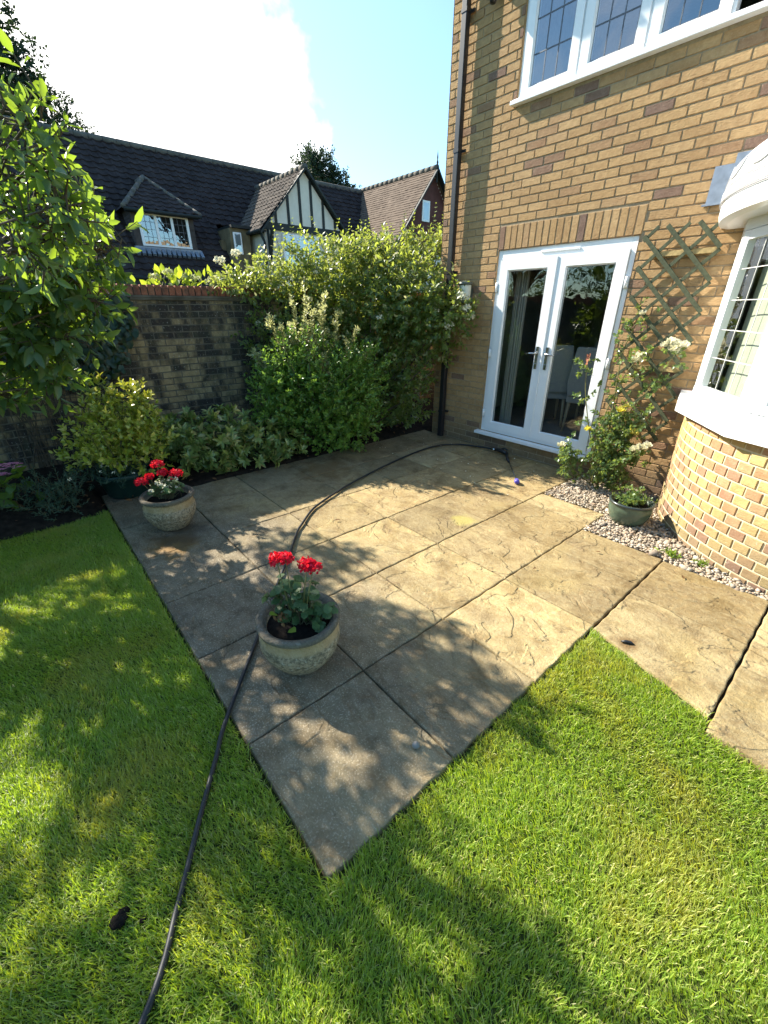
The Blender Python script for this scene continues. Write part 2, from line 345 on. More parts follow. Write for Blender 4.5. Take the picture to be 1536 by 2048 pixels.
# ------------------------------------------------------------------ mesh helpers
def link(o, parent=None):
    COL.objects.link(o)
    if parent is not None: o.parent = parent
    return o
def tag(o, label=None, cat=None, group=None, kind=None):
    if label: o['label'] = label
    if cat: o['category'] = cat
    if group: o['group'] = group
    if kind: o['kind'] = kind
    return o
def thing(name, label, cat, loc=(0, 0, 0), group=None):
    o = bpy.data.objects.new(name, None); o.empty_display_size = .1; COL.objects.link(o); o.location = loc
    return tag(o, label, cat, group)

class MB:
    """collects quads, boxes, tubes and lathes, linked as one mesh object; parts are given in world space and re-based on their parent"""
    def __init__(s): s.v = []; s.f = []; s.mi = []; s.cur = 0; s.sm = []
    def add(s, vs, fs, smooth=False):
        b = len(s.v); s.v += [tuple(map(float, x)) for x in vs]
        for f in fs: s.f.append(tuple(b+i for i in f)); s.mi.append(s.cur); s.sm.append(smooth)
        return s
    def quad(s, a, b, c, d): return s.add([a, b, c, d], [(0, 1, 2, 3)])
    def box(s, x0, x1, y0, y1, z0, z1):
        vs = [(x, y, z) for x in (x0, x1) for y in (y0, y1) for z in (z0, z1)]
        return s.add(vs, [(0, 1, 3, 2), (4, 6, 7, 5), (0, 4, 5, 1), (2, 3, 7, 6), (0, 2, 6, 4), (1, 5, 7, 3)])
    def obox(s, c, ax, ay, az):
        c, ax, ay, az = map(lambda q: np.array(q, float), (c, ax, ay, az))
        vs = [c+i*ax+j*ay+k*az for i in (-1, 1) for j in (-1, 1) for k in (-1, 1)]
        return s.add(vs, [(0, 1, 3, 2), (4, 6, 7, 5), (0, 4, 5, 1), (2, 3, 7, 6), (0, 2, 6, 4), (1, 5, 7, 3)])
    def bar(s, a, b, w, h, up=(0, 0, 1)):
        a, b, up = (np.array(q, float) for q in (a, b, up)); d = b-a; L = np.linalg.norm(d); d /= L
        sd = np.cross(d, up); sd /= np.linalg.norm(sd); u2 = np.cross(sd, d)
        return s.obox((a+b)/2, d*L/2, sd*w/2, u2*h/2)
    def tube(s, pts, r, n=8, cap=True):
        pts = np.array(pts, float); m = len(pts); rr = np.full(m, r) if np.isscalar(r) else np.array(r, float)
        t = np.gradient(pts, axis=0); t /= np.linalg.norm(t, axis=1)[:, None]+1e-12
        up = np.array([0, 0, 1.]) if abs(t[0][2]) < .9 else np.array([1., 0, 0])
        vs = []
        for i in range(m):
            a = np.cross(t[i], up); a /= np.linalg.norm(a)+1e-12; b = np.cross(t[i], a); up = np.cross(a, t[i]) if np.linalg.norm(np.cross(a, t[i])) > .1 else up
            for k in range(n): q = 2*pi*k/n; vs.append(pts[i]+rr[i]*(cos(q)*a+sin(q)*b))
        fs = [(i*n+k, i*n+(k+1) % n, (i+1)*n+(k+1) % n, (i+1)*n+k) for i in range(m-1) for k in range(n)]
        if cap: fs += [tuple(range(n))[::-1], tuple((m-1)*n+k for k in range(n))]
        return s.add(vs, fs, True)
    def lathe(s, prof, c=(0, 0, 0), n=40, wob=0.):
        vs = []; m = len(prof)
        for (r, z) in prof:
            for k in range(n):
                q = 2*pi*k/n; w = 1+wob*(sin(3*q+z*9)+.6*sin(5*q+1.7))
                vs.append((c[0]+r*w*cos(q), c[1]+r*w*sin(q), c[2]+z))
        fs = [(i*n+k, i*n+(k+1) % n, (i+1)*n+(k+1) % n, (i+1)*n+k) for i in range(m-1) for k in range(n)]
        return s.add(vs, fs, True)
    def build(s, name, mats, parent=None, smooth=None, bevel=0.):
        me = bpy.data.meshes.new(name); o = bpy.data.objects.new(name, me)
        off = world_loc(parent) if parent is not None else (0, 0, 0)
        me.from_pydata([(x-off[0], y-off[1], z-off[2]) for x, y, z in s.v], [], s.f)
        for m in (mats if isinstance(mats, (list, tuple)) else [mats]): me.materials.append(m)
        me.polygons.foreach_set('material_index', s.mi)
        me.polygons.foreach_set('use_smooth', s.sm if smooth is None else [smooth]*len(s.f))
        me.update()
        link(o, parent)
        if bevel:
            bv = o.modifiers.new('bevel', 'BEVEL'); bv.width = bevel; bv.segments = 2; bv.limit_method = 'ANGLE'; bv.angle_limit = radians(40); bv.use_clamp_overlap = True
        return o
def world_loc(o):
    v = Vector((0, 0, 0))
    while o is not None: v += o.location; o = o.parent
    return v
def tri_mesh(name, V, F, mat, parent=None, smooth=True, mi=None):
    """a mesh from numpy arrays; F is (n,3) or (n,4)"""
    V = np.asarray(V, np.float64)
    if parent is not None: V = V-np.array(world_loc(parent))
    F = np.asarray(F, np.int32); k = F.shape[1]
    me = bpy.data.meshes.new(name)
    me.vertices.add(len(V)); me.vertices.foreach_set('co', V.astype(np.float32).ravel())
    me.loops.add(F.size); me.loops.foreach_set('vertex_index', F.ravel())
    me.polygons.add(len(F)); me.polygons.foreach_set('loop_start', np.arange(0, F.size, k, dtype=np.int32))
    me.polygons.foreach_set('use_smooth', np.full(len(F), smooth))
    for m in (mat if isinstance(mat, (list, tuple)) else [mat]): me.materials.append(m)
    if mi is not None: me.polygons.foreach_set('material_index', np.asarray(mi, np.int32))
    me.update(calc_edges=True); me.validate()
    o = bpy.data.objects.new(name, me); return link(o, parent)

# value noise in numpy
_tab = np.random.default_rng(5).random((64, 64))
def vnoise(x, y):
    xi = np.floor(x).astype(int); yi = np.floor(y).astype(int); fx = x-xi; fy = y-yi
    fx = fx*fx*(3-2*fx); fy = fy*fy*(3-2*fy)
    g = lambda a, b: _tab[a % 64, b % 64]
    return (g(xi, yi)*(1-fx)+g(xi+1, yi)*fx)*(1-fy)+(g(xi, yi+1)*(1-fx)+g(xi+1, yi+1)*fx)*fy
def fbm(x, y, o=4):
    s = 0; a = .5
    for i in range(o): s = s+a*vnoise(x+i*17.3, y+i*9.1); x = x*2; y = y*2; a *= .5
    return s

# ------------------------------------------------------------------ leaves and shrubs
L6v = np.array([(0, 0, 0), (.5, .34, .07), (.40, .70, .03), (0, 1, -.12), (-.40, .70, .03), (-.5, .34, .07), (0, .5, -.02)])
L6f = np.array([(0, 1, 6), (1, 2, 6), (2, 3, 6), (3, 4, 6), (4, 5, 6), (5, 0, 6)])
L4v = np.array([(0, 0, 0), (.5, .45, .08), (0, 1, -.06), (-.5, .45, .08)])
L4f = np.array([(0, 1, 2), (0, 2, 3)])
def unit(a): return a/(np.linalg.norm(a, axis=-1, keepdims=True)+1e-12)
def leaves(pos, d, nrm, size, width=.5, tmpl='6'):
    tv, tf = (L6v, L6f) if tmpl == '6' else (L4v, L4f)
    d = unit(d); s = unit(np.cross(d, nrm)); n = np.cross(s, d)
    size = np.asarray(size).reshape(-1, 1, 1)
    V = pos[:, None, :]+size*(tv[None, :, 1:2]*d[:, None, :]+width*tv[None, :, 0:1]*s[:, None, :]+tv[None, :, 2:3]*n[:, None, :])
    k = len(tv); F = tf[None]+(np.arange(len(pos))*k)[:, None, None]
    return V.reshape(-1, 3), F.reshape(-1, 3)
def join(parts):
    Vs, Fs, b = [], [], 0
    for V, F in parts: Vs.append(V); Fs.append(F+b); b += len(V)
    return np.concatenate(Vs), np.concatenate(Fs)
def twigs(P0, P1, r0, r1, n=4):
    """many straight tapered sticks as one triangle array"""
    d = unit(P1-P0); a = unit(np.cross(d, np.array([.31, .2, .93])+0*d)); b = np.cross(d, a)
    q = np.arange(n)*2*pi/n; ring = np.cos(q)[None, :, None]*a[:, None, :]+np.sin(q)[None, :, None]*b[:, None, :]
    V = np.concatenate([P0[:, None]+r0*ring, P1[:, None]+r1*ring], 1)
    f = [(k, (k+1) % n, n+(k+1) % n) for k in range(n)]+[(k, n+(k+1) % n, n+k) for k in range(n)]
    F = np.array(f)[None]+(np.arange(len(P0))*2*n)[:, None, None]
    return V.reshape(-1, 3), F.reshape(-1, 3)
def randdir(n): return unit(rng.normal(size=(n, 3)))
def blob_points(blobs, n, lo=.55, hi=1.0, lump=.25, seed=0):
    """points in the outer shells of a set of ellipsoids, with lumps and hollows"""
    B = np.array([b[:6] for b in blobs], float); w = (B[:, 3]*B[:, 4]*B[:, 5])**(2/3); w /= w.sum()
    i = rng.choice(len(B), n, p=w); d = randdir(n)
    rad = lo+(hi-lo)*rng.random(n)**.6
    ph = seed*3.1
    rad = rad*(1+lump*(np.sin(d[:, 0]*6+i*2.1+ph)*np.sin(d[:, 1]*5+i+ph)*1.0+.6*np.sin(d[:, 2]*8+i*1.3)))
    P = B[i, :3]+d*rad[:, None]*B[i, 3:6]
    return P, d, i
def shoots(P, D, L, nodes, size, width, up=.3, spread=.9, rand=.35, droop=0., tmpl='6', szvar=.3, whorl=2):
    """short leafy shoots: leaves in opposite pairs (or whorls) along each"""
    n = len(P); D = unit(D+np.array([0, 0, up])+rand*rng.normal(size=(n, 3))); L = L*(.6+.8*rng.random(n))
    a = unit(np.cross(D, randdir(n))); b = np.cross(D, a)
    out = []
    for k in range(nodes):
        t = (k+.6)/nodes
        for h in range(whorl):
            ang = (k % 2)*(pi/2 if whorl == 2 else pi/whorl)+h*2*pi/whorl+rng.normal(size=n)*.35
            rd = np.cos(ang)[:, None]*a+np.sin(ang)[:, None]*b
            sp = spread*(1.15-.5*t)
            dirs = unit(D+sp*rd+np.array([0, 0, -droop]))
            nr = unit(D-rd*.35+np.array([0, 0, .35]))
            out.append(leaves(P+D*(L*t)[:, None], dirs, nr, size*(1-szvar*.5+szvar*rng.random(n))*(1-.25*t), width, tmpl))
    V, F = join(out)
    return V, F, (P, P+D*L[:, None])
def stems(name, base, tips, mat, parent, r=.012, bend=.12, n=5):
    m = MB()
    for tp in tips:
        b = np.array(base)+np.array([rng.normal()*.04, rng.normal()*.04, 0]); tp = np.array(tp); mid = (b+tp)/2+rng.normal(size=3)*bend*np.linalg.norm(tp-b)*np.array([1, 1, .3])
        t = np.linspace(0, 1, 7)[:, None]; pts = (1-t)**2*b+2*t*(1-t)*mid+t*t*tp
        m.tube(pts, np.linspace(r, r*.35, 7), n)
    return m.build(name, mat, parent)

# ------------------------------------------------------------------ bricks
def brick_field(fn, u0, u1, v0, v1, holes=(), bl=.225, bh=.075, j=.009, depth=.008, out=None, uoff=0., jit=.0022, bond='half'):
    """bricks with eased arrises laid on any surface: fn(u, v, n) -> xyz, n = 0 at the face and negative towards the mortar"""
    V, F = out if out is not None else ([], [])
    row = 0; v = v0
    while v < v1-.02:
        va, vb = v+j/2, min(v+bh, v1)-j/2
        segs = [(u0, u1)]
        for (a, b, c, d) in holes:
            if vb > c+.012 and va < d-.012:
                ns = []
                for s0, s1 in segs:
                    if b <= s0 or a >= s1: ns.append((s0, s1)); continue
                    if a > s0+.02: ns.append((s0, a))
                    if b < s1-.02: ns.append((b, s1))
                segs = ns
        sh = (bl/2 if row % 2 else 0.)+uoff
        for s0, s1 in segs:
            k = math.floor((s0-sh)/bl); u = sh+k*bl
            while u < s1-.005:
                ua, ub = max(u, s0)+j/2, min(u+bl, s1)-j/2
                if ub-ua > .02:
                    n0 = random.uniform(-jit, jit*.6); e = .0035; b0 = len(V)
                    q = [random.uniform(-.0013, .0013) for _ in range(8)]
                    for (x, y, n) in ((ua, va, -depth), (ub, va, -depth), (ub, vb, -depth), (ua, vb, -depth)): V.append(fn(x, y, n))
                    for i, (x, y) in enumerate(((ua+e, va+e), (ub-e, va+e), (ub-e, vb-e), (ua+e, vb-e))): V.append(fn(x+q[i], y+q[i+4], n0))
                    F += [(b0+4, b0+5, b0+6, b0+7)]+[(b0+a, b0+(a+1) % 4, b0+4+(a+1) % 4, b0+4+a) for a in range(4)]
                u += bl
        v += bh; row += 1
    return V, F
def cells(fn, us, vs, holes, n):
    V, F = [], []
    for a, b in zip(us[:-1], us[1:]):
        for c, d in zip(vs[:-1], vs[1:]):
            mu, mv = (a+b)/2, (c+d)/2
            if any(h[0] < mu < h[1] and h[2] < mv < h[3] for h in holes): continue
            k = len(V); V += [fn(a, c, n), fn(b, c, n), fn(b, d, n), fn(a, d, n)]; F.append((k, k+1, k+2, k+3))
    return V, F
def brick_obj(name, parts, parent=None):
    """parts: list of (V, F, material)"""
    m = MB(); mats = []
    for V, F, mt in parts:
        if mt not in mats: mats.append(mt)
        m.cur = mats.index(mt); m.add(V, F)
    return m.build(name, mats, parent)

# ================================================================== THE SETTING
g = MB(); S = 600
g.quad((-S, -S, -.06), (S, -S, -.06), (S, S, -.06), (-S, S, -.06))
tag(g.build('ground', M['field']), kind='structure')

# soil bed between patio and garden wall, heaped and crumbly
nx, ny = 60, 200
X, Y = np.meshgrid(np.linspace(-2.42, .2, nx), np.linspace(-8.5, 3.0, ny), indexing='ij')
bx = np.where(Y > -4.36, -1.02+np.where(Y < -3.66, -.36, 0), -.90)
Z = .02+.09*np.clip((bx-X)/.5, 0, 1)+.05*(fbm(X*5, Y*5)-.5)+.035*(fbm(X*23, Y*23, 3)-.5)
Z = np.where(X > bx+.02, -.045, Z)
V = np.stack([X, Y, Z], -1).reshape(-1, 3)
I = np.arange(nx*ny).reshape(nx, ny); F = np.stack([I[:-1, :-1], I[1:, :-1], I[1:, 1:], I[:-1, 1:]], -1).reshape(-1, 4)
tag(tri_mesh('soil_bed', V, F, M['soil']), kind='structure')

# lawn base
LAWN = [(-.90, -9.0, 9.0, -4.352), (2.775, -4.352, 9.0, -2.74)]
nx, ny = 140, 120
X, Y = np.meshgrid(np.linspace(-.95, 8.0, nx), np.linspace(-9.0, -2.40, ny), indexing='ij')
Z = -.018+.03*(fbm(X*1.3, Y*1.3)-.5)+.008*(fbm(X*9, Y*9)-.5)
Z = np.where((Y > -4.36) & (X < 2.76), -.05, Z); Z = np.where((Y > -2.74) & (X > 3.40), -.05, Z)
V = np.stack([X, Y, Z], -1).reshape(-1, 3); I = np.arange(nx*ny).reshape(nx, ny)
tag(tri_mesh('lawn', V, np.stack([I[:-1, :-1], I[1:, :-1], I[1:, 1:], I[:-1, 1:]], -1).reshape(-1, 4), M['lawn']), kind='structure')

# grass blades
def grass():
    n = 830000
    x = rng.uniform(-.96, 5.0, n); y = rng.uniform(-6.6, -2.40, n)
    edge = .012*np.sin(y*31)+.01*np.sin(x*47)
    left = (y < -4.350+.018*(fbm(x*9, x*0+2, 3)-.5)+.010*rng.normal(size=n)*(rng.random(n) < .3)) & (x > -.90+.03*np.sin(y*9))
    right = (x > 2.775+.008*np.sin(y*41)) & (y < np.where(x < 3.405, -2.468-.010*np.sin(x*29)-.292*np.clip(x-2.772, 0, .633), -2.745+.010*np.sin(x*33)))
    k = left | right
    dist = np.hypot(x-3.4, y+4.65); k &= rng.random(n) < np.clip(1.35-dist*.10, .55, 1)
    # keep only what can be near the view
    hx, hy = -sin(YAW), cos(YAW); fw = (x-3.414)*hx+(y+4.65)*hy
    k &= fw > -.45-.2*(x < 2)
    x, y = x[k], y[k]; n = len(x)
    nearedge = ((y > -4.40) & (x < 2.77)) | ((x < 2.83) & (y > -4.36))
    patch = fbm(x*3, y*3)
    z = -.018+.03*(fbm(x*1.3, y*1.3)-.5)
    L = rng.uniform(.021, .043, n)*(.75+.6*patch)*np.where(nearedge, 1.18, 1)
    L *= np.where(rng.random(n) < .03, 1.5, 1)
    ang = rng.uniform(0, 2*pi, n); flow = fbm(x*2+9, y*2+4)*8
    lean = rng.uniform(.25, 1.15, n)
    ang = np.where(rng.random(n) < .55, flow+rng.normal(size=n)*.6, ang)
    dx, dy = np.cos(ang)*np.sin(lean), np.sin(ang)*np.sin(lean); dz = np.cos(lean)
    w = rng.uniform(.0010, .0019, n)
    sx, sy = -np.sin(ang), np.cos(ang)
    rot = rng.uniform(-.9, .9, n); c, s_ = np.cos(rot), np.sin(rot)
    sx, sy = sx*c-sy*s_, sx*s_+sy*c
    P = np.stack([x, y, z], -1); D = np.stack([dx, dy, dz], -1); Sd = np.stack([sx, sy, np.zeros(n)], -1)
    mid = P+D*(L*.55)[:, None]+np.stack([0*L, 0*L, L*.10], -1); tip = P+D*L[:, None]-np.stack([0*L, 0*L, L*.12*lean], -1)
    tip[:, 2] = np.maximum(tip[:, 2], z+.004)
    V = np.stack([P-Sd*w[:, None], P+Sd*w[:, None], mid+Sd*(w*.85)[:, None], mid-Sd*(w*.85)[:, None], tip], 1)
    b = (np.arange(n)*5)[:, None]
    F = np.concatenate([b+np.array([0, 1, 2]), b+np.array([0, 2, 3]), b+np.array([3, 2, 4])])
    o = tri_mesh('grass', V.reshape(-1, 3), F, M['grass'], smooth=False)
    tag(o, 'short mown green grass covering the lawn', 'grass', kind='stuff')
grass()

# patio and path slabs: riven sheets with eased edges and open joints
def slab(x0, x1, y0, y1, out, sa=0., sb=0.):
    j = .0035; n = max(6, int((x1-x0)/.02)), max(6, int((y1-y0)/.02))
    j = .0042; ed = np.array([0, .003, .007]); xs = np.concatenate([x0+j+ed, np.linspace(x0+j+.014, x1-j-.014, n[0]), x1-j-ed[::-1]]); ys = np.concatenate([y0+j+ed, np.linspace(y0+j+.014, y1-j-.014, n[1]), y1-j-ed[::-1]])
    X, Y = np.meshgrid(xs, ys, indexing='ij')
    o = random.uniform(0, 50)
    h = .010*(fbm(X*5+o, Y*7+o, 4)-.5)+.004*(fbm(X*22+o, Y*26, 3)-.5)+random.uniform(-.002, .002)
    d = np.minimum(np.minimum(X-x0, x1-X), np.minimum(Y-y0, y1-Y))
    h = h-.0045*np.clip(1-(d-j)/.0072, 0, 1)**2
    wob = .0022*np.sin(Y*40+o)+.003*(fbm(Y*14+o, X*0+3, 2)-.5); wob2 = .003*(fbm(X*14+o, Y*0+7, 2)-.5)
    Xw = X+wob*np.exp(-(np.minimum(X-x0, x1-X)/.04)); Yw = Y+wob2*np.exp(-(np.minimum(Y-y0, y1-Y)/.04))
    Yw = Yw+(1-(Y-y0)/(y1-y0))*(sa+(sb-sa)*(X-x0)/(x1-x0))
    I = np.arange(X.size).reshape(X.shape)
    F = np.stack([I[:-1, :-1], I[1:, :-1], I[1:, 1:], I[:-1, 1:]], -1).reshape(-1, 4)
    V = np.stack([Xw, Yw, h], -1).reshape(-1, 3)
    ring = np.concatenate([I[:, 0], I[-1, 1:], I[-2::-1, -1], I[0, -2:0:-1]])
    Vb = V[ring].copy(); Vb[:, 2] = -.045; b = len(V); m = len(ring)
    Fs = np.array([(ring[k], b+k, b+(k+1) % m, ring[(k+1) % m]) for k in range(m)])
    out.append((np.concatenate([V, Vb]), np.concatenate([F, Fs])))
GX = [-1.10, -.457, .212, .867, 1.485, 2.13, 2.762]
GY = [-4.338, -3.696, -3.07, -2.427, -1.79, -1.177, -.545, -.012]
pat = []
for i in range(6):
    for k in range(7):
        x0, x1, y0, y1 = GX[i], GX[i+1], GY[k], GY[k+1]
        if k == 4 and i == 5: y1 = -1.30
        if k == 5 and i == 4: y1 = -.86
        if k == 5 and i >= 5: continue
        if k == 6 and i >= 4: continue
        slab(x0, x1, y0, y1, pat)
slab(-1.42, GX[0], GY[0], GY[1], pat)
V, F = join(pat); tag(tri_mesh('patio', V, F, M['slab']), kind='structure')
pth = []
slab(2.767, 3.405, -1.925, -1.325, pth); slab(2.767, 3.405, -2.62, -1.925, pth, .165, -.02)
for k in range(5):
    a = 3.408+k*.66
    slab(a, a+.655, -2.145, -1.34, pth); slab(a, a+.655, -2.735, -2.145, pth)
V, F = join(pth); tag(tri_mesh('path', V, F, M['slab']), kind='structure')
jb = MB()
jb.quad((-1.42, -4.334, -.022), (2.758, -4.334, -.022), (2.758, -1.31, -.022), (-1.42, -1.31, -.022))
jb.quad((-1.1, -1.31, -.022), (2.12, -1.31, -.022), (2.12, -.87, -.022), (-1.1, -.87, -.022))
jb.quad((-1.1, -.87, -.022), (1.478, -.87, -.022), (1.478, -.0, -.022), (-1.1, -.0, -.022))
jb.quad((2.758, -2.72, -.026), (6.7, -2.72, -.026), (6.7, -1.33, -.026), (2.758, -1.33, -.026))
tag(jb.build('paving_bed', M['joint']), kind='structure')

# gravel strip round the bay
gb = MB(); gb.quad((1.40, -1.5, -.035), (6.7, -1.5, -.035), (6.7, .0, -.035), (1.40, .0, -.035))
tag(gb.build('gravel_bed', M['batten']), kind='structure')
BC = np.array([3.79, .18]); BR = 1.50
def gravel():
    n = 27000
    x = rng.uniform(1.49, 5.2, n); y = rng.uniform(-1.36, -.01, n)
    k = (np.hypot(x-BC[0], y-BC[1]) > BR+.008)
    k &= ~((y < -.855) & (x < 2.135)) & ~((x < 1.505)) & ~((y < -1.295) & (x < 2.77)) & ~((y < -1.175) & (x < 2.135)) & (y > -1.335)
    x, y = x[k], y[k]; n = len(x)
    ico = bpy.data.meshes.new('t'); bm = bmesh.new(); bmesh.ops.create_icosphere(bm, subdivisions=1, radius=1.0); bm.to_mesh(ico); bm.free()
    tv = np.array([v.co[:] for v in ico.vertices]); tf = np.array([p.vertices[:] for p in ico.polygons]); bpy.data.meshes.remove(ico)
    s = rng.lognormal(math.log(.0090), .36, n); sc = np.stack([s*rng.uniform(.9, 1.6, n), s*rng.uniform(.8, 1.2, n), s*rng.uniform(.5, .8, n)], -1)
    a = rng.uniform(0, 2*pi, n); ti = rng.normal(size=n)*.35
    z = -.020+rng.random(n)*.022+.012*fbm(x*6, y*6)
    lv = tv[None]*(1+.12*rng.normal(size=(n, len(tv), 1)))*sc[:, None, :]
    X = lv[..., 0]*np.cos(ti)[:, None]-lv[..., 2]*np.sin(ti)[:, None]; Zz = lv[..., 0]*np.sin(ti)[:, None]+lv[..., 2]*np.cos(ti)[:, None]; Yy = lv[..., 1]
    Vx = X*np.cos(a)[:, None]-Yy*np.sin(a)[:, None]+x[:, None]; Vy = X*np.sin(a)[:, None]+Yy*np.cos(a)[:, None]+y[:, None]
    V = np.stack([Vx, Vy, Zz+z[:, None]], -1).reshape(-1, 3)
    F = (tf[None]+(np.arange(n)*len(tv))[:, None, None]).reshape(-1, 3)
    tag(tri_mesh('gravel', V, F, M['pebble']), 'small buff and grey pebbles filling the strip under the bay window', 'gravel', kind='stuff')
gravel()

# ================================================================== THE BRICK HOUSE
house = thing('brick_house', 'buff brick house with white French doors and a curved bay window', 'house', (0, 0, 0))
DOOR = (0.0, 1.5215, .217, 2.303); UWIN = (.03, 2.70, 3.565, 4.62); BAYH = (2.42, 5.16, .93, 2.27)
WX0, WX1, WZ1 = -.888, 6.4, 5.15
holes = [DOOR, UWIN, BAYH]
sold = (-.01, 1.535, 2.303, 2.535)
ff = lambda u, v, n: (u, -n, v)
parts = []
V1, F1 = brick_field(ff, WX0, WX1, .45, WZ1, [(*DOOR[:3], DOOR[3]+.002), UWIN, BAYH, sold], uoff=-.02)
parts.append((V1, F1, M['brick']))
V0, F0 = brick_field(ff, WX0, WX1, -.075, .449, holes, uoff=-.02)
parts.append((V0, F0, M['brick_base']))
# soldier course over the doors
Vs, Fs = [], []
fs2 = lambda u, v, n: (v, -n, u)
brick_field(fs2, 2.303, 2.535, -.01, 1.535, (), bl=.232, bh=.0773, out=(Vs, Fs))
# every row of that field is one upright brick, so shift rows are cut back to whole bricks
Vs, Fs = [], []
for k in range(20):
    a = -.01+k*.07725
    brick_field(lambda u, v, n: (u, -n, v), a, a+.07725, 2.303, 2.535, (), bl=.07725, bh=.232, uoff=a, out=(Vs, Fs), j=.009)
parts.append((Vs, Fs, M['brick']))
us = sorted({WX0, WX1, DOOR[0], DOOR[1], UWIN[0], UWIN[1], BAYH[0], BAYH[1]}); vs = sorted({-.08, WZ1, DOOR[2], DOOR[3], UWIN[2], UWIN[3], BAYH[2], BAYH[3]})
Vm, Fm = cells(ff, us, vs, holes, -.0074); parts.append((Vm, Fm, M['mortar']))
# reveals
mr = MB()
for (a, b, c, d) in (DOOR, UWIN):
    for x in (a, b): mr.quad((x, .0, c), (x, .16, c), (x, .16, d), (x, .0, d))
    mr.quad((a, .0, d), (b, .0, d), (b, .16, d), (a, .16, d))
parts.append((mr.v, mr.f, M['brick']))
brick_obj('front_wall', parts, house)
fl = lambda u, v, n: (WX0+n, u, v)
Va, Fa = brick_field(lambda u, v, n: (WX0+n+.0, .0+u, v), .0, 5.0, -.075, WZ1, (), uoff=.1125)
Vb, Fb = cells(fl, [0.0065, 8.0], [-.08, WZ1], [], -.0065)
brick_obj('side_wall', [(Va, Fa, M['brick']), (Vb, Fb, M['mortar'])], house)
rb = MB(); rb.box(WX0-.25, WX1+.3, -.34, .2, 5.16, 5.19); rb.box(WX0-.25, WX1+.3, -.365, -.342, 5.14, 5.34)
rb.build('soffit', M['upvc'], house)
rt = MB(); rt.quad((WX0-.3, -.42, 5.30), (WX1+.4, -.42, 5.30), (WX1+.4, 4.2, 8.6), (WX0-.3, 4.2, 8.6)); rt.quad((WX0-.3, 8.8, 5.30), (WX1+.4, 8.8, 5.30), (WX1+.4, 4.2, 8.6), (WX0-.3, 4.2, 8.6))
rt.build('roof', M['roof_dark'], house)
gut = MB(); gut.tube([(WX0-.28, -.43, 5.27), (WX1+.3, -.43, 5.27)], .055, 10); gut.build('gutter', M['black_pipe'], house)
# downpipe with brackets
dp = MB(); px, py = -.655, -.068
dp.box(px-.034, px+.034, py-.034, py+.034, -.01, 4.95); dp.obox((px, -.26, 5.07), (.034, 0, 0), (0, .2, -.13), (0, .025, .03))
pipe = dp.build('downpipe', M['black_pipe'], house, bevel=.006)
for z in (.35, 2.1, 3.3, 4.42):
    b = MB(); b.box(px-.038, px+.038, py-.038, py+.038, z, z+.032); b.box(px-.075, px+.075, -.03, -.012, z+.004, z+.03); b.build('pipe_bracket', M['black_pipe'], pipe)

# French doors
fd = MB(); y0, y1 = .015, .085
fd.box(.0, .052, y0, y1, .217, 2.303); fd.box(1.4695, 1.5215, y0, y1, .217, 2.303); fd.box(.052, 1.4695, y0, y1, 2.205, 2.303); fd.box(.052, 1.4695, y0, y1, .217, .262)
door = fd.build('french_door', M['upvc'], house, bevel=.004)
sl_ = MB(); sl_.box(-.045, 1.565, -.075, .016, .176, .214); sl_.build('door_sill', M['upvc'], door, bevel=.005)
vt = MB(); vt.box(.545, .975, .002, .0145, 2.243, 2.262); vt.build('trickle_vent', M['upvc'], door, bevel=.003)
def sash(x0, x1, z0, z1, w, yf, yb, parent, name, bot=None, top=None):
    bot = bot or w; top = top or w
    m = MB(); m.box(x0, x0+w, yf, yb, z0, z1); m.box(x1-w, x1, yf, yb, z0, z1); m.box(x0+w, x1-w, yf, yb, z0, z0+bot); m.box(x0+w, x1-w, yf, yb, z1-top, z1)
    # chamfered glazing bead and dark gasket
    i = .012; a, b, c, d = x0+w, x1-w, z0+bot, z1-top; ym = yf+.004; yg = yf+.022
    def ringq(o, p, ya, yb2):
        (oa, ob, oc, od), (ia, ib, ic, id_) = o, p
        m.quad((oa, ya, oc), (ob, ya, oc), (ib, yb2, ic), (ia, yb2, ic)); m.quad((ob, ya, oc), (ob, ya, od), (ib, yb2, id_), (ib, yb2, ic))
        m.quad((ob, ya, od), (oa, ya, od), (ia, yb2, id_), (ib, yb2, id_)); m.quad((oa, ya, od), (oa, ya, oc), (ia, yb2, ic), (ia, yb2, id_))
    ringq((a, b, c, d), (a+i, b-i, c+i, d-i), ym, yg)
    m.cur = 1; ringq((a+i, b-i, c+i, d-i), (a+i+.005, b-i-.005, c+i+.005, d-i-.005), yg, yg+.001)
    return m.build(name, [M['upvc'], M['upvc_seal']], parent), (a+i, b-i, c+i, d-i, yg+.0015)
for (a, b) in ((.056, .757), (.762, 1.4655)):
    lf, gq = sash(a, b, .266, 2.201, .100, -.006, .07, door, 'door_leaf', bot=.085)
    p = MB(); p.quad((gq[0], gq[4], gq[2]), (gq[1], gq[4], gq[2]), (gq[1], gq[4], gq[3]), (gq[0], gq[4], gq[3])); p.build('door_pane', M['glass'], door)
mu = MB(); mu.box(.742, .764, -.016, -.0075, .27, 2.198); mu.build('meeting_cover', M['upvc'], door, bevel=.003)
for (hx, sg) in ((.690, -1), (.812, 1)):
    h = MB(); h.box(hx-.016, hx+.016, -.019, -.0065, 1.075, 1.315)
    h.tube([(hx, -.018, 1.245), (hx, -.055, 1.245), (hx+sg*.015, -.064, 1.245), (hx+sg*.06, -.066, 1.243), (hx+sg*.115, -.066, 1.238)], [.012, .011, .011, .010, .008], 10)
    h.lathe([(.011, 0), (.011, .004), (0, .004)], (hx, -.022, 1.13), 10)
    h.build('door_handle', M['chrome'], door)
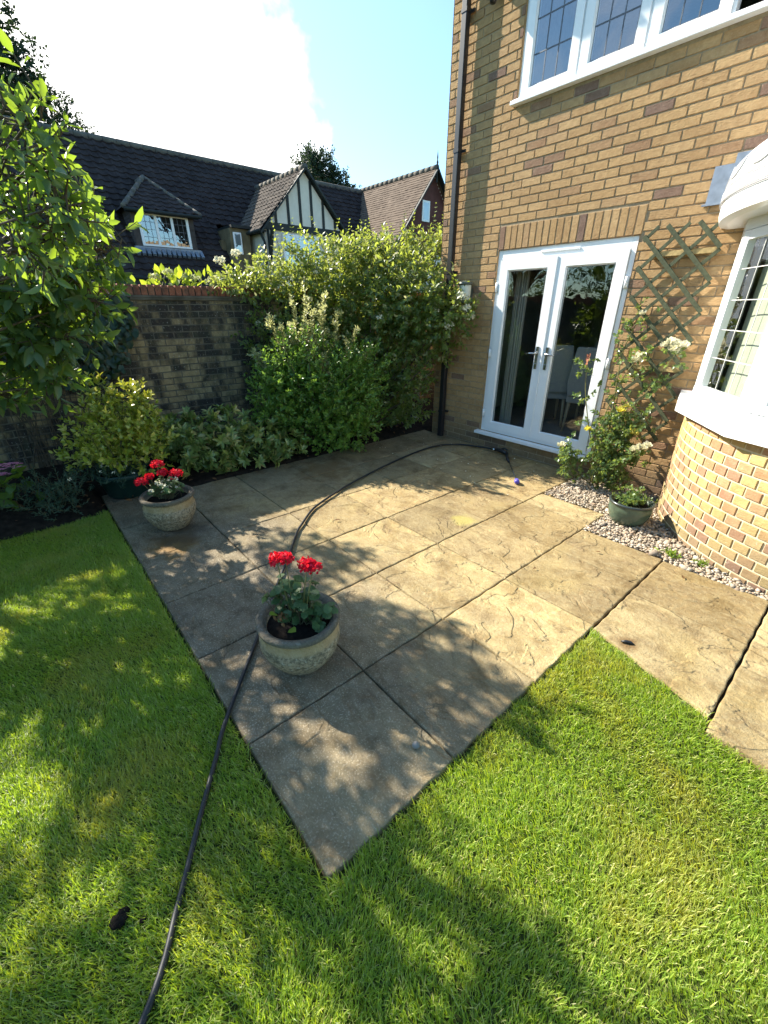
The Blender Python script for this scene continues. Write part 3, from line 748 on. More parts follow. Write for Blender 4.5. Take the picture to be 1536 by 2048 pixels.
for hx in (.028, 1.494):
    for z in (.45, 1.20, 1.93):
        h = MB(); h.tube([(hx, -.004, z-.05), (hx, -.004, z+.05)], .013, 10); h.box(hx-.02, hx+.02, .0, .0145, z-.045, z+.045); h.build('hinge', M['upvc'], door)

# upper window: four casements with diamond-straight leading
uw = MB(); y0, y1 = .02, .09
uw.box(.03, .062, y0, y1, 3.565, 4.62); uw.box(2.668, 2.70, y0, y1, 3.565, 4.62); uw.box(.062, 2.668, y0, y1, 3.565, 3.60); uw.box(.062, 2.668, y0, y1, 4.585, 4.62)
for x in (.645, 1.222, 1.805): uw.box(x-.012, x+.012, y0, y1, 3.60, 4.585)
win = uw.build('upper_window', M['upvc'], house, bevel=.003)
us_ = MB(); us_.box(-.005, 2.745, -.062, .021, 3.545, 3.58); us_.box(.0, 2.74, -.030, .021, 3.58, 3.595); us_.build('window_sill', M['upvc'], win, bevel=.004)
for k, (a, b) in enumerate(((.066, .633), (.657, 1.21), (1.234, 1.793))):
    sf, gq = sash(a, b, 3.603, 4.582, .078, .002, .075, win, 'window_sash', bot=.052)
    p = MB(); p.quad((gq[0], gq[4], gq[2]), (gq[1], gq[4], gq[2]), (gq[1], gq[4], gq[3]), (gq[0], gq[4], gq[3])); p.build('window_pane', M['glass_mirror'], win)
    lm = MB(); yl = gq[4]-.003
    for i in (1, 2): x = gq[0]+(gq[1]-gq[0])*i/3; lm.box(x-.0045, x+.0045, yl, yl+.002, gq[2], gq[3])
    for i in (1, 2, 3): z = gq[2]+.243*i-.02; lm.box(gq[0], gq[1], yl-.0012, yl+.001, z-.0045, z+.0045)
    lm.build('window_leading', M['leadcame'], win)
# the fourth casement stands open, hinged at its right edge
oc = MB(); a0 = radians(-52); hx, L = 2.64, .80
ux, uy = -cos(a0), sin(a0)
def op(u, t, z): return (hx+ux*u-uy*t, .0+uy*u+ux*t*0-.0+(.0 if not t else -ux*t*-1*0), z)
dirv = np.array([ux, uy, 0]); nrm_ = np.array([uy, -ux, 0])
def obar(u0, u1, z0, z1): oc.obox(np.array([hx, .0, 0])+dirv*(u0+u1)/2+np.array([0, 0, (z0+z1)/2]), dirv*(u1-u0)/2, nrm_*.03, np.array([0, 0, (z1-z0)/2]))
obar(0, .07, 3.603, 4.582); obar(L-.07, L, 3.603, 4.582); obar(.07, L-.07, 3.603, 3.675); obar(.07, L-.07, 4.51, 4.582)
oc.build('open_sash', M['upvc'], win, bevel=.003)
og = MB(); q0 = np.array([hx, .0, 0])+dirv*.07; q1 = np.array([hx, .0, 0])+dirv*(L-.07); og.quad((*q0[:2], 3.675), (*q1[:2], 3.675), (*q1[:2], 4.51), (*q0[:2], 4.51)); og.build('open_pane', M['glass_mirror'], win)

# bay window: curved brick base, sill, faceted bow of casements, canopy
def cyl(R): return lambda u, v, n: (BC[0]+(R+n)*cos(u/R), BC[1]+(R+n)*sin(u/R), v)
a_lo, a_hi = radians(-173.2), radians(-6.8)
Vb, Fb = brick_field(cyl(BR), a_lo*BR, a_hi*BR, -.045, .93, (), bl=.1165, bh=.075, depth=.008, j=.011)
Vm, Fm = cells(cyl(BR), list(np.linspace(a_lo*BR, a_hi*BR, 70)), [-.08, .93], [], -.0075)
brick_obj('bay_base', [(Vb, Fb, M['bay_brick']), (Vm, Fm, M['bay_mortar'])], house)
def arc_prism(R0, R1, z0, z1, a0, a1, n=48):
    m = MB()
    for k in range(n):
        p, q = a0+(a1-a0)*k/n, a0+(a1-a0)*(k+1)/n
        P = lambda R, a, z: (BC[0]+R*cos(a), BC[1]+R*sin(a), z)
        m.quad(P(R1, p, z0), P(R1, q, z0), P(R1, q, z1), P(R1, p, z1)); m.quad(P(R0, p, z1), P(R1, p, z1), P(R1, q, z1), P(R0, q, z1)); m.quad(P(R0, p, z0), P(R0, q, z0), P(R1, q, z0), P(R1, p, z0))
    for a in (a0, a1): m.quad(P(R0, a, z0), P(R1, a, z0), P(R1, a, z1), P(R0, a, z1))
    return m
fac = [radians(x) for x in (-173.2, -157.5, -127.5, -97.5, -67.5, -37.5, -22.5, -6.8)]
Pf = lambda a, R=BR-.005: np.array([BC[0]+R*cos(a), BC[1]+R*sin(a)])
bw = MB()
# deep facetted sill: polygon rings
def poly_ring(m, angs, Ro, Ri, z0, z1):
    for p, q in zip(angs[:-1], angs[1:]):
        o0, o1, i0, i1 = Pf(p, Ro), Pf(q, Ro), Pf(p, Ri), Pf(q, Ri)
        m.quad((*o0, z0), (*o1, z0), (*o1, z1), (*o0, z1)); m.quad((*i0, z1), (*o0, z1), (*o1, z1), (*i1, z1)); m.quad((*i0, z0), (*i1, z0), (*o1, z0), (*o0, z0))
        m.quad((*i0, z0), (*i0, z1), (*i1, z1), (*i1, z0))
    for a in (angs[0], angs[-1]): m.quad((*Pf(a, Ri), z0), (*Pf(a, Ro), z0), (*Pf(a, Ro), z1), (*Pf(a, Ri), z1))
sang = [radians(x) for x in (-174.5, -157.5, -127.5, -97.5, -67.5, -37.5, -22.5, -5.5)]
poly_ring(bw, sang, BR+.10, BR-.2, .925, 1.035)
bay = bw.build('bay_window', M['upvc'], house, bevel=.006)
bf = MB(); poly_ring(bf, fac, BR+.012, BR-.06, 1.037, 1.085); poly_ring(bf, fac, BR+.012, BR-.06, 2.205, 2.285)
for a in fac[1:-1]:
    p = Pf(a, BR+.004); t = np.array([-sin(a), cos(a)]); rd = np.array([cos(a), sin(a)])
    bf.obox((*(p-rd*.028), 1.645), (*(t*.030), 0), (*(rd*.034), 0), (0, 0, .558))
for p, q in ((fac[0], fac[1]), (fac[-2], fac[-1])):
    o0, o1 = Pf(p, BR+.008), Pf(q, BR+.008); i0, i1 = Pf(p, BR-.05), Pf(q, BR-.05)
    bf.quad((*o0, 1.08), (*o1, 1.08), (*o1, 2.21), (*o0, 2.21))
bf.build('bay_frame', M['upvc'], bay, bevel=.004)
for p, q in zip(fac[1:-2], fac[2:-1]):
    A, B = Pf(p, BR+.008), Pf(q, BR+.008); t = (B-A)/np.linalg.norm(B-A); nn = np.array([t[1], -t[0]])
    if np.dot(nn, (A+B)/2-BC) < 0: nn = -nn
    L = np.linalg.norm(B-A); z0, z1 = 1.09, 2.20
    m = MB(); P3 = lambda u, d, z: (*(A+t*u+nn*d), z)
    def bb(u0, u1, za, zb, d0=-.04, d1=.012):
        m.add([P3(u, d, z) for u in (u0, u1) for d in (d0, d1) for z in (za, zb)], [(0, 1, 3, 2), (4, 6, 7, 5), (0, 4, 5, 1), (2, 3, 7, 6), (0, 2, 6, 4), (1, 5, 7, 3)])
    w0 = .042; w = .105
    bb(w0, w, z0, z1); bb(L-w, L-w0, z0, z1); bb(w, L-w, z0, z0+.06); bb(w, L-w, z1-.06, z1)
    m.build('bay_sash', M['upvc'], bay, bevel=.004)
    m = MB(); m.quad(P3(w, -.012, z0+.06), P3(L-w, -.012, z0+.06), P3(L-w, -.012, z1-.06), P3(w, -.012, z1-.06)); m.build('bay_pane', M['glass'], bay)
    m = MB()
    for i in (1, 2): u = w+(L-2*w)*i/3; bb(u-.0025, u+.0025, z0+.06, z1-.06, -.010, -.006)
    for i in range(1, 5): z = z0+.06+(z1-z0-.12)*i/5+.02; bb(w, L-w, z-.0025, z+.0025, -.0105, -.005)
    m.build('bay_leading', M['whitecame'], bay)
# canopy: moulded fascia rings and a shallow dome with scallops
cp = MB(); prof = [(1.40, 2.272), (1.61, 2.272), (1.668, 2.285), (1.682, 2.33), (1.682, 2.385), (1.68, 2.392), (1.676, 2.402), (1.695, 2.408), (1.695, 2.455), (1.675, 2.462), (1.672, 2.472), (1.69, 2.478), (1.665, 2.60), (1.63, 2.64), (1.60, 2.66), (1.2, 2.83), (.4, 2.97), (0, 2.98)]
a0c, a1c = radians(-174.1), radians(-5.9); n = 60; vs_ = []
for r, z in prof:
    for k in range(n+1):
        a = a0c+(a1c-a0c)*k/n; x, y = BC[0]+r*cos(a), min(BC[1]+r*sin(a), -.001); vs_.append((x, y, z))
cp.add(vs_, [(i*(n+1)+k, i*(n+1)+k+1, (i+1)*(n+1)+k+1, (i+1)*(n+1)+k) for i in range(len(prof)-1) for k in range(n)], False)
can = cp.build('bay_canopy', M['upvc'], bay)
sc = MB()
for k in range(13):
    a = radians(-168+k*13); pts = []
    for q in np.linspace(pi, 2*pi, 13):
        da = cos(q)*radians(4.6); z = 2.595+.085*sin(q); r = 1.69-(z-2.478)*.2+.004
        pts.append((BC[0]+r*cos(a+da), BC[1]+r*sin(a+da), z))
    sc.tube(pts, .0065, 6)
for zz, rr in ((2.397, 1.692), (2.467, 1.688)):
    sc.tube([(BC[0]+rr*cos(q), min(BC[1]+rr*sin(q), -.002), zz) for q in np.linspace(a0c, a1c, 60)], .0045, 6)
sc.build('scallop_trim', M['stone_light'], bay)
# stepped lead flashing
lf = MB()
for (x0, x1, z0, z1, d) in ((1.975, 2.13, 2.46, 2.705, .004), (2.10, 2.30, 2.52, 2.765, .007), (2.26, 2.52, 2.60, 2.835, .010), (2.48, 2.8, 2.68, 2.91, .004)):
    lf.box(x0, x1, -d-.003, -.0005, z0, z1)
lf.box(1.955, 2.16, -.022, -.004, 2.448, 2.463)
lf.build('lead_flashing', M['lead'], house, bevel=.001)
# rooms behind the glass
rm = MB()
def room(m, x0, x1, y0, y1, z0, z1):
    m.cur = 0
    m.quad((x0, y1, z0), (x1, y1, z0), (x1, y1, z1), (x0, y1, z1)); m.quad((x0, y0, z0), (x0, y1, z0), (x0, y1, z1), (x0, y0, z1)); m.quad((x1, y0, z0), (x1, y1, z0), (x1, y1, z1), (x1, y0, z1)); m.quad((x0, y0, z1), (x1, y0, z1), (x1, y1, z1), (x0, y1, z1))
    m.cur = 1; m.quad((x0, y0, z0), (x1, y0, z0), (x1, y1, z0), (x0, y1, z0))
room(rm, -.70, 2.25, .16, 4.2, .225, 2.55); room(rm, -.5, 3.4, .16, 3.2, 2.75, 5.05); room(rm, 2.35, 5.3, .16, 3.4, .26, 2.5)
for (a, b, c, d, X0, X1, Z0, Z1) in ((*DOOR, -.70, 2.25, .225, 2.55), (*UWIN, -.5, 3.4, 2.75, 5.05), (*BAYH, 2.35, 5.3, .26, 2.5)):
    rm.cur = 0; y = .16
    rm.quad((X0, y, Z0), (a, y, Z0), (a, y, Z1), (X0, y, Z1)); rm.quad((b, y, Z0), (X1, y, Z0), (X1, y, Z1), (b, y, Z1)); rm.quad((a, y, d), (b, y, d), (b, y, Z1), (a, y, Z1))
    if c > Z0: rm.quad((a, y, Z0), (b, y, Z0), (b, y, c), (a, y, c))
rm.build('room_lining', [M['room'], M['carpet']], house)
# sage blind inside the bay
bl_ = arc_prism(BR-.17, BR-.165, 1.09, 2.24, radians(-157), radians(-24), 40); bl_.build('roller_blind', M['blind'], bay)

# curtain and chairs seen through the doors
cu = MB(); zs = [.25, 2.35]
xs = np.linspace(.10, .27, 40); pts = [(x, .27+.028*sin(i*1.15)+.01*sin(i*.4)) for i, x in enumerate(xs)]
cu.add([(x, y, z) for z in zs for x, y in pts], [(i, i+1, 40+i+1, 40+i) for i in range(39)], True)
tag(cu.build('curtain', M['curtain']), 'cream curtain hanging inside the left French door', 'curtain')
def dining_chair(label, x, y, rz):
    c = thing('dining_chair', label, 'chair', (x, y, .228), 'cream dining chairs inside the doors'); 
    def T(p): q = (p[0]*cos(rz)-p[1]*sin(rz), p[0]*sin(rz)+p[1]*cos(rz)); return (x+q[0], y+q[1], .228+p[2])
    m = MB(); st = MB()
    prof = [(-.22, .47), (-.245, .62), (-.225, .80), (-.205, .98), (-.19, 1.06)]
    n = len(prof); vs = []
    for s in (0, 1):
        for w, z in prof: vs += [T((-abs(w), -.22-.05*(z-.4)-.07*s, z)), T((abs(w), -.22-.05*(z-.4)-.07*s, z))]
    k = 2*n; fs = []
    for i in range(n-1): a = 2*i; fs += [(a, a+1, a+3, a+2), (k+a+1, k+a, k+a+2, k+a+3), (a, a+2, k+a+2, k+a), (a+1, k+a+1, k+a+3, a+3)]
    fs += [(0, k, k+1, 1), (2*n-2, 2*n-1, k+2*n-1, k+2*n-2)]
    m.add(vs, fs); m.build('backrest', M['chair_cloth'], c, bevel=.018)
    st.add([T(p) for p in [(a, b, z) for a in (-.24, .24) for b in (-.25, .24) for z in (.38, .49)]], [(0, 1, 3, 2), (4, 6, 7, 5), (0, 4, 5, 1), (2, 3, 7, 6), (0, 2, 6, 4), (1, 5, 7, 3)])
    st.build('seat', M['chair_cloth'], c, bevel=.02)
    for a in (-.2, .2):
        for b in (-.21, .2):
            l = MB(); l.tube([T((a, b, .38)), T((a*1.08, b*1.15, 0))], [.022, .013], 8); l.build('leg', M['chair_leg'], c)
dining_chair('cream dining chair behind the left French door pane', .36, .95, radians(38))
dining_chair('cream dining chair behind the right French door pane', .98, .98, radians(8))
dining_chair('cream dining chair deeper in the room behind the door handles', .62, 1.75, radians(180))

# wall lamp, floodlight
lamp = thing('wall_lamp', 'cream outdoor wall lamp with a dark cap beside the climber', 'lamp', (-.36, 0, 1.85))
m = MB(); m.lathe([(0, 0), (.062, 0), (.068, .01), (.074, .15), (.074, .165), (0, .165)], (-.36, -.11, 1.80), 20); m.build('lamp_shade', M['lamp_white'], lamp)
m = MB(); m.lathe([(.0, 0), (.094, 0), (.096, .012), (.085, .028), (.03, .042), (0, .042)], (-.36, -.11, 1.967), 20); m.build('lamp_cap', M['lamp_cap'], lamp)
m = MB(); m.box(-.40, -.32, -.06, -.001, 1.76, 1.93); m.lathe([(0, 0), (.05, 0), (.055, .02), (.05, .03), (0, .03)], (-.36, -.11, 1.765), 16); m.build('lamp_bracket', M['lamp_cap'], lamp, bevel=.004)
fl_ = thing('floodlight', 'small black floodlight high on the wall between downpipe and window', 'light', (-.27, 0, 4.45))
m = MB(); m.box(-.36, -.19, -.17, -.08, 4.40, 4.52); m.build('lamp_housing', M['black'], fl_, bevel=.01)
m = MB(); m.box(-.31, -.24, -.08, -.002, 4.46, 4.52); m.build('bracket', M['black'], fl_, bevel=.005)
m = MB(); m.lathe([(0, 0), (.028, 0), (.034, .03), (.03, .06), (0, .06)], (-.275, -.12, 4.345), 14); m.build('sensor', M['black'], fl_)

# trellis
tr = thing('trellis', 'dark green diamond trellis fixed to the brick wall between doors and bay', 'trellis', (1.88, 0, 1.5))
def clip(c, sgn, x0, x1, z0, z1):
    pts = []
    for x in np.linspace(x0, x1, 400):
        z = c+sgn*x
        if z0 <= z <= z1: pts.append((x, z))
    return (pts[0], pts[-1]) if len(pts) > 20 else None
TX0, TX1, TZ0, TZ1 = 1.585, 2.185, .55, 2.345
m = MB()
for k in range(-7, 3):
    q = clip(3.866+.2345*k, -1, TX0, TX1, TZ0, TZ1)
    if q: (xa, za), (xb, zb) = q; m.bar((xa, -.062, za), (xb, -.062, zb), .012, .033, (1, 0, 1))
m.build('front_slats', M['trellis'], tr, bevel=.001)
m = MB()
for k in range(-7, 3):
    q = clip(.19+.2345*k, 1, TX0, TX1, TZ0, TZ1)
    if q: (xa, za), (xb, zb) = q; m.bar((xa, -.051, za), (xb, -.051, zb), .010, .028, (1, 0, -1))
m.build('back_slats', M['trellis'], tr, bevel=.001)
for z in (2.135, 1.20):
    m = MB(); m.box(1.66, 2.16, -.0445, -.004, z-.02, z+.02); m.build('batten', M['batten'], tr, bevel=.002)

# ================================================================== GARDEN WALL
gw = thing('garden_wall', 'black-stained old brick garden wall with a red brick-on-edge coping', 'wall', (-2.4, -3, 0))
GWX, GWZ = -2.4, 1.84
fg = lambda u, v, n: (GWX+n, -u, v)
V1, F1 = brick_field(fg, -3.5, 9.0, -.05, GWZ-.045, (), depth=.005, j=.011, jit=.003)
V2, F2 = cells(fg, [-3.5, 9.0], [-.08, GWZ], [], -.0045)
mb = MB(); mb.box(GWX-.215, GWX-.006, -9.0, 3.5, -.05, GWZ)
brick_obj('wall_body', [(V1, F1, M['garden_brick']), (V2, F2, M['dark_mortar']), (mb.v, mb.f, M['garden_brick'])], gw)
cr = MB(); cr.box(GWX-.25, GWX+.028, -9.0, 3.5, GWZ-.042, GWZ-.022); cr.box(GWX-.26, GWX+.040, -9.0, 3.5, GWZ-.019, GWZ+.001)
cr.build('tile_creasing', M['dark_mortar'], gw)
cb = MB(); y = -9.0
while y < 3.45:
    dz = random.uniform(-.004, .004); dx = random.uniform(-.004, .004)
    x0, x1, z0, z1, b = GWX-.228+dx, GWX+.005+dx, GWZ+.004, GWZ+.110+dz, .006; ya, yb = y+.006, y+.069
    cb.add([(x0, ya, z0), (x1, ya, z0), (x1, yb, z0), (x0, yb, z0), (x0, ya, z1-b), (x1, ya, z1-b), (x1, yb, z1-b), (x0, yb, z1-b), (x0+b, ya+b, z1), (x1-b, ya+b, z1), (x1-b, yb-b, z1), (x0+b, yb-b, z1)],
           [(0, 1, 5, 4), (1, 2, 6, 5), (2, 3, 7, 6), (3, 0, 4, 7), (4, 5, 9, 8), (5, 6, 10, 9), (6, 7, 11, 10), (7, 4, 8, 11), (8, 9, 10, 11)]); y += .075
cb.build('coping', M['coping_brick'], gw)
cj = MB(); cj.box(GWX-.205, GWX-.012, -9.0, 3.5, GWZ+.0025, GWZ+.090); cj.build('coping_mortar', M['dark_mortar'], gw)

# plant mesh fixed to the wall behind the tub
wm = MB(); 
for k in range(15): yy = -4.75+k*.05; wm.tube([(-2.385, yy, .25), (-2.385, yy+.06, .95)], .0022, 4)
for k in range(14): z = .27+k*.05; wm.tube([(-2.382, -4.75, z), (-2.382, -4.0, z)], .0022, 4)
tag(wm.build('plant_mesh', M['black']), 'dark wire plant mesh on the garden wall behind the tub', 'wire mesh')

# ================================================================== NEIGHBOURS' HOUSES
def tiled(P0, U, Vd, lu, lv, gauge, cover, amp, thick=.02, name='roof', mat=None, parent=None, clip_planes=(), roll=True):
    """a tiled roof slope: courses that step, tiles that roll; P0 = eave corner, U along the eave, Vd up the slope"""
    P0, U, Vd = (np.array(q, float) for q in (P0, U, Vd)); U /= np.linalg.norm(U); Vd /= np.linalg.norm(Vd)
    N = np.cross(U, Vd); N = N if N[2] > 0 else -N
    ns = 6; nu = int(lu/cover)*ns+1; us = np.linspace(0, lu, nu); nr = int(math.ceil(lv/gauge))
    ph = (us/cover) % 1.0
    if roll: prof = amp*np.where(ph < .45, np.sin(ph/.45*pi), -.25*np.sin((ph-.45)/.55*pi))
    else: prof = amp*np.where((ph < .06), -1.0, 0)
    Vv, Ff = [], []
    for r in range(nr):
        v0, v1 = r*gauge, min((r+1)*gauge, lv)
        sh = prof if roll else np.roll(prof, (r % 2)*ns//2)
        jit = rng.normal(size=nu//ns+2).repeat(ns)[:nu]*.004
        rows = []
        for (v, h) in ((v0, -.004), (v0, thick), (v1, .0)):
            rows.append(P0+us[:, None]*U+v*Vd+(h+sh+jit*(h > .01))[:, None]*N)
        b = sum(len(q) for q in Vv); Vv.append(np.concatenate(rows)); I = np.arange(nu*3).reshape(3, nu)+b
        for a in (0, 1): Ff.append(np.stack([I[a, :-1], I[a, 1:], I[a+1, 1:], I[a+1, :-1]], -1))
    V, F = np.concatenate(Vv), np.concatenate(Ff)
    o = tri_mesh(name, V, F, mat, parent, smooth=False)
    if clip_planes:
        off = world_loc(parent) if parent is not None else Vector((0, 0, 0))
        bm = bmesh.new(); bm.from_mesh(o.data)
        for co, no in clip_planes:
            bmesh.ops.bisect_plane(bm, geom=bm.verts[:]+bm.edges[:]+bm.faces[:], plane_co=Vector(co)-off, plane_no=Vector(no), clear_outer=True)
        bm.to_mesh(o.data); bm.free()
    return o
def ridge_tiles(m, a, b, r=.11, step=.42):
    a, b = np.array(a, float), np.array(b, float); L = np.linalg.norm(b-a); n = max(1, int(L/step))
    for k in range(n):
        p, q = a+(b-a)*k/n, a+(b-a)*(k+.97)/n
        m.tube([p, q], [r*1.04, r], 8)

nb = thing('tiled_house', 'dark tiled house behind the wall with a dormer and a black and white gable', 'house', (-15, 0, 0))
XE, ZE, XR, ZR = -13.0, 2.60, -17.03, 6.93
sv = np.array([XR-XE, 0, ZR-ZE]); sl_len = np.linalg.norm(sv)
# the long slope stops short beside the gabled wing
tiled((XE, -16, ZE), (0, 1, 0), sv, 18.9+.0, sl_len, .262, .30, .036, .034, 'roof', M['roof_dark'], nb, clip_planes=[((-13, 2.62, 0), (0, 1, -.0))])
tiled((XE-1.75, 2.40, ZE+1.75*tan(radians(47.06))), (0, 1, 0), sv, 14.0, sl_len-1.75/cos(radians(47.06)), .262, .30, .036, .034, 'roof', M['roof_dark'], nb)
m = MB(); m.quad((XR, -16, ZR-.02), (XR, 16.4, ZR-.02), (XR-4.2, 16.4, 2.4), (XR-4.2, -16, 2.4)); m.build('roof', M['roof_dark'], nb)
m = MB(); ridge_tiles(m, (XR, -16, ZR+.0), (XR, 16.4, ZR)); m.build('ridge_tiles', M['ridge'], nb)
m = MB(); m.box(-21, -13.35, -16, 2.4, 0, 2.5); m.box(-21, -13.9, 2.4, 16, 0, 3.9); m.build('wall', M['tan_wall'], nb)
m = MB(); m.tube([(XE+.05, -16, ZE-.03), (XE+.05, 2.45, ZE-.03)], .06, 8); m.box(XE-.28, XE-.01, -16, 2.45, ZE-.24, ZE-.06); m.build('gutter', M['timber'], nb)
# verge return: brick wall piece with its small window beside the wing
m = MB(); m.box(-14.6, -13.42, 2.56, 3.30, 2.0, 4.24); m.build('return_wall', M['tan_wall'], nb)
m = MB(); m.box(-13.415, -13.36, 2.66, 2.96, 3.45, 4.12); w_ = m.build('window', M['upvc'], nb, bevel=.01)
m = MB(); m.quad((-13.357, 2.71, 3.5), (-13.357, 2.91, 3.5), (-13.357, 2.91, 4.07), (-13.357, 2.71, 4.07)); m.build('window_pane', M['glass_mirror'], w_)
m = MB(); m.box(-14.7, -13.3, 2.6, 3.35, 4.245, 4.33); m.build('eaves_board', M['timber'], nb)

# dormer
XD = -13.72
dm = MB(); dm.box(-15.4, XD, -.45, 1.45, 3.2, 4.52); dorm = dm.build('dormer', M['grey_hung'], nb)
dm = MB()
for k in range(12):
    z = 3.42+k*.095; dm.box(XD-.9, XD+.012+.004*(k % 2), -.462, -.452, z, z+.085); dm.box(XD-.002, XD+.012, -.452, -.30, z, z+.085); dm.box(XD-.002, XD+.012, 1.28, 1.452, z, z+.085)
dm.build('hung_tiles', M['grey_hung'], dorm)
dm = MB(); dm.box(XD, XD+.06, -.28, 1.27, 3.52, 3.575)
for yy in (-.28, .205, .700, 1.19): dm.box(XD, XD+.055, yy, yy+.08, 3.575, 4.37)
dm.box(XD, XD+.055, -.28, 1.27, 4.37, 4.45)
dw = dm.build('dormer_window', M['upvc'], dorm, bevel=.006)
for a in (-.22, .275, .775):
    p = MB(); p.quad((XD+.02, a, 3.57), (XD+.02, a+.44, 3.57), (XD+.02, a+.44, 4.395), (XD+.02, a, 4.395)); p.build('dormer_pane', M['glass_mirror'], dorm)
    l = MB()
    for i in (1, 2): l.box(XD+.022, XD+.028, a+.44*i/3-.006, a+.44*i/3+.006, 3.57, 4.395)
    for i in (1, 2, 3): l.box(XD+.0225, XD+.0295, a, a+.44, 3.57+.206*i-.006, 3.57+.206*i+.006)
    l.build('dormer_leading', M['leadcame'], dorm)
m = MB(); m.box(XD-.02, XD+.10, -.52, 1.52, 3.36, 3.50)
for k in range(14): m.obox((XD+.13, -.5+k*.155, 3.36), (.10, 0, -.105), (0, .05, 0), (.03, 0, .03))
m.build('lead_apron', M['lead'], dorm)
AP = np.array([-15.0, .50, 5.62]); el, er = np.array([XD+.22, -.66, 4.50]), np.array([XD+.22, 1.66, 4.50])
vd = (AP-(el+er)/2); nrmL = np.cross(el-AP, er-AP)
h1 = np.cross(AP-el, np.array([0, 0, 1.])); h2 = np.cross(np.array([0, 0, 1.]), AP-er)
tiled(el, (0, 1, 0), vd, 2.32, np.linalg.norm(vd), .235, .29, .028, .026, 'dormer_roof', M['roof_dark'], dorm, clip_planes=[(tuple(el), tuple(np.cross(np.array([0, 0, 1.]), AP-el)*1.0)), (tuple(er), tuple(np.cross(AP-er, np.array([0, 0, 1.]))))])
for e, s in ((el, -1), (er, 1)):
    bl2 = np.array([XD-1.35, e[1], 4.50]); m = MB(); m.add([tuple(e), tuple(bl2), tuple(AP), tuple(AP+np.array([-1.2, 0, 0]))], [(0, 1, 3, 2)]); m.build('dormer_roof', M['roof_dark'], dorm)
m = MB(); ridge_tiles(m, el, AP, .075, .3); ridge_tiles(m, er, AP, .06, .3); ridge_tiles(m, AP, AP+np.array([-1.0, 0, 0]), .075, .3); m.build('hip_tiles', M['ridge'], dorm)
m = MB(); m.tube([el+np.array([.05, 0, -.06]), er+np.array([.05, 0, -.06])], .05, 8); m.box(XD+.0, XD+.2, -.6, 1.6, 4.40, 4.44); m.build('dormer_gutter', M['timber'], dorm)

# gabled wing, timber framed
XG = -12.57; ya, yb, yc, za, zb = 3.42, 5.22, 7.02, 6.12, 4.24
wg = MB(); wg.box(-16.2, XG-.05, 3.50, 6.92, 0, 4.30); wing = wg.build('gable_wing', M['cream'], nb)
m = MB(); m.add([(XG, ya+.12, zb), (XG, yc-.12, zb), (XG, yb, za-.06), (XG-.2, ya+.12, zb), (XG-.2, yc-.12, zb), (XG-.2, yb, za-.06)], [(0, 1, 2), (3, 5, 4), (0, 3, 4, 1)]); m.build('gable_panel', M['cream'], wing)
m = MB(); m.box(XG-.08, XG+.03, 3.38, 7.05, 4.20, 4.42)
for yy in (3.96, 4.48, 4.98, 5.46, 5.96, 6.48):
    top = za-.05-abs(yy-yb)*(za-zb)/(yb-ya); m.box(XG, XG+.025, yy-.05, yy+.05, 4.42, top)
m.build('timber_framing', M['timber'], wing)
for s in (-1, 1):
    m = MB(); e = np.array([XG+.12, yb+s*1.98, zb-.19]); p = np.array([XG+.12, yb, za+.02]); m.bar(e, p, .06, .17, (1, 0, 0)); m.build('barge_board', M['timber'], wing)
    P0 = (XG+.16, yb+s*2.0, zb-.10); vd = np.array([0, -s*2.0, za-zb+.12])
    tiled(P0, (-1, 0, 0), vd, 4.6, np.linalg.norm(vd), .225, .22, .022, .024, 'wing_roof', M['roof_mid'], wing)
m = MB(); ridge_tiles(m, (XG+.18, yb, za+.04), (-16.6, yb, za+.04), .10, .35); m.build('ridge_tiles', M['ridge'], wing)
m = MB(); m.box(XG-.05, XG+.03, 4.16, 5.70, 2.9, 4.13); ww = m.build('wing_window', M['upvc'], wing, bevel=.008)
for a in (4.24, 4.74, 5.22):
    p = MB(); p.quad((XG+.033, a, 3.0), (XG+.033, a+.41, 3.0), (XG+.033, a+.41, 4.06), (XG+.033, a, 4.06)); p.build('window_pane', M['glass_mirror'], wing)
for yy in (3.62, 6.75):
    m = MB(); m.bar((XG-.02, yy, 3.3), (XG+.32, yy, 4.2), .09, .10, (0, 1, 0)); m.bar((XG-.01, yy, 3.0), (XG-.01, yy, 4.2), .09, .06, (0, 1, 0)); m.build('bracket', M['timber'], wing)
m = MB(); m.tube([(XG-.03, 3.30, 4.12), (XG+.02, 3.34, 4.0), (XG+.0, 3.44, 3.8), (XG+.0, 3.44, .2)], .045, 8); m.tube([(XG+.16, 3.22, 4.12), (-15.2, 3.22, 4.12)], .055, 8); m.build('wing_downpipe', M['timber'], wing)
m = MB(); m.box(-14.9, XG+.1, 3.25, 3.49, 4.10, 4.16); m.build('wing_soffit', M['timber'], wing)

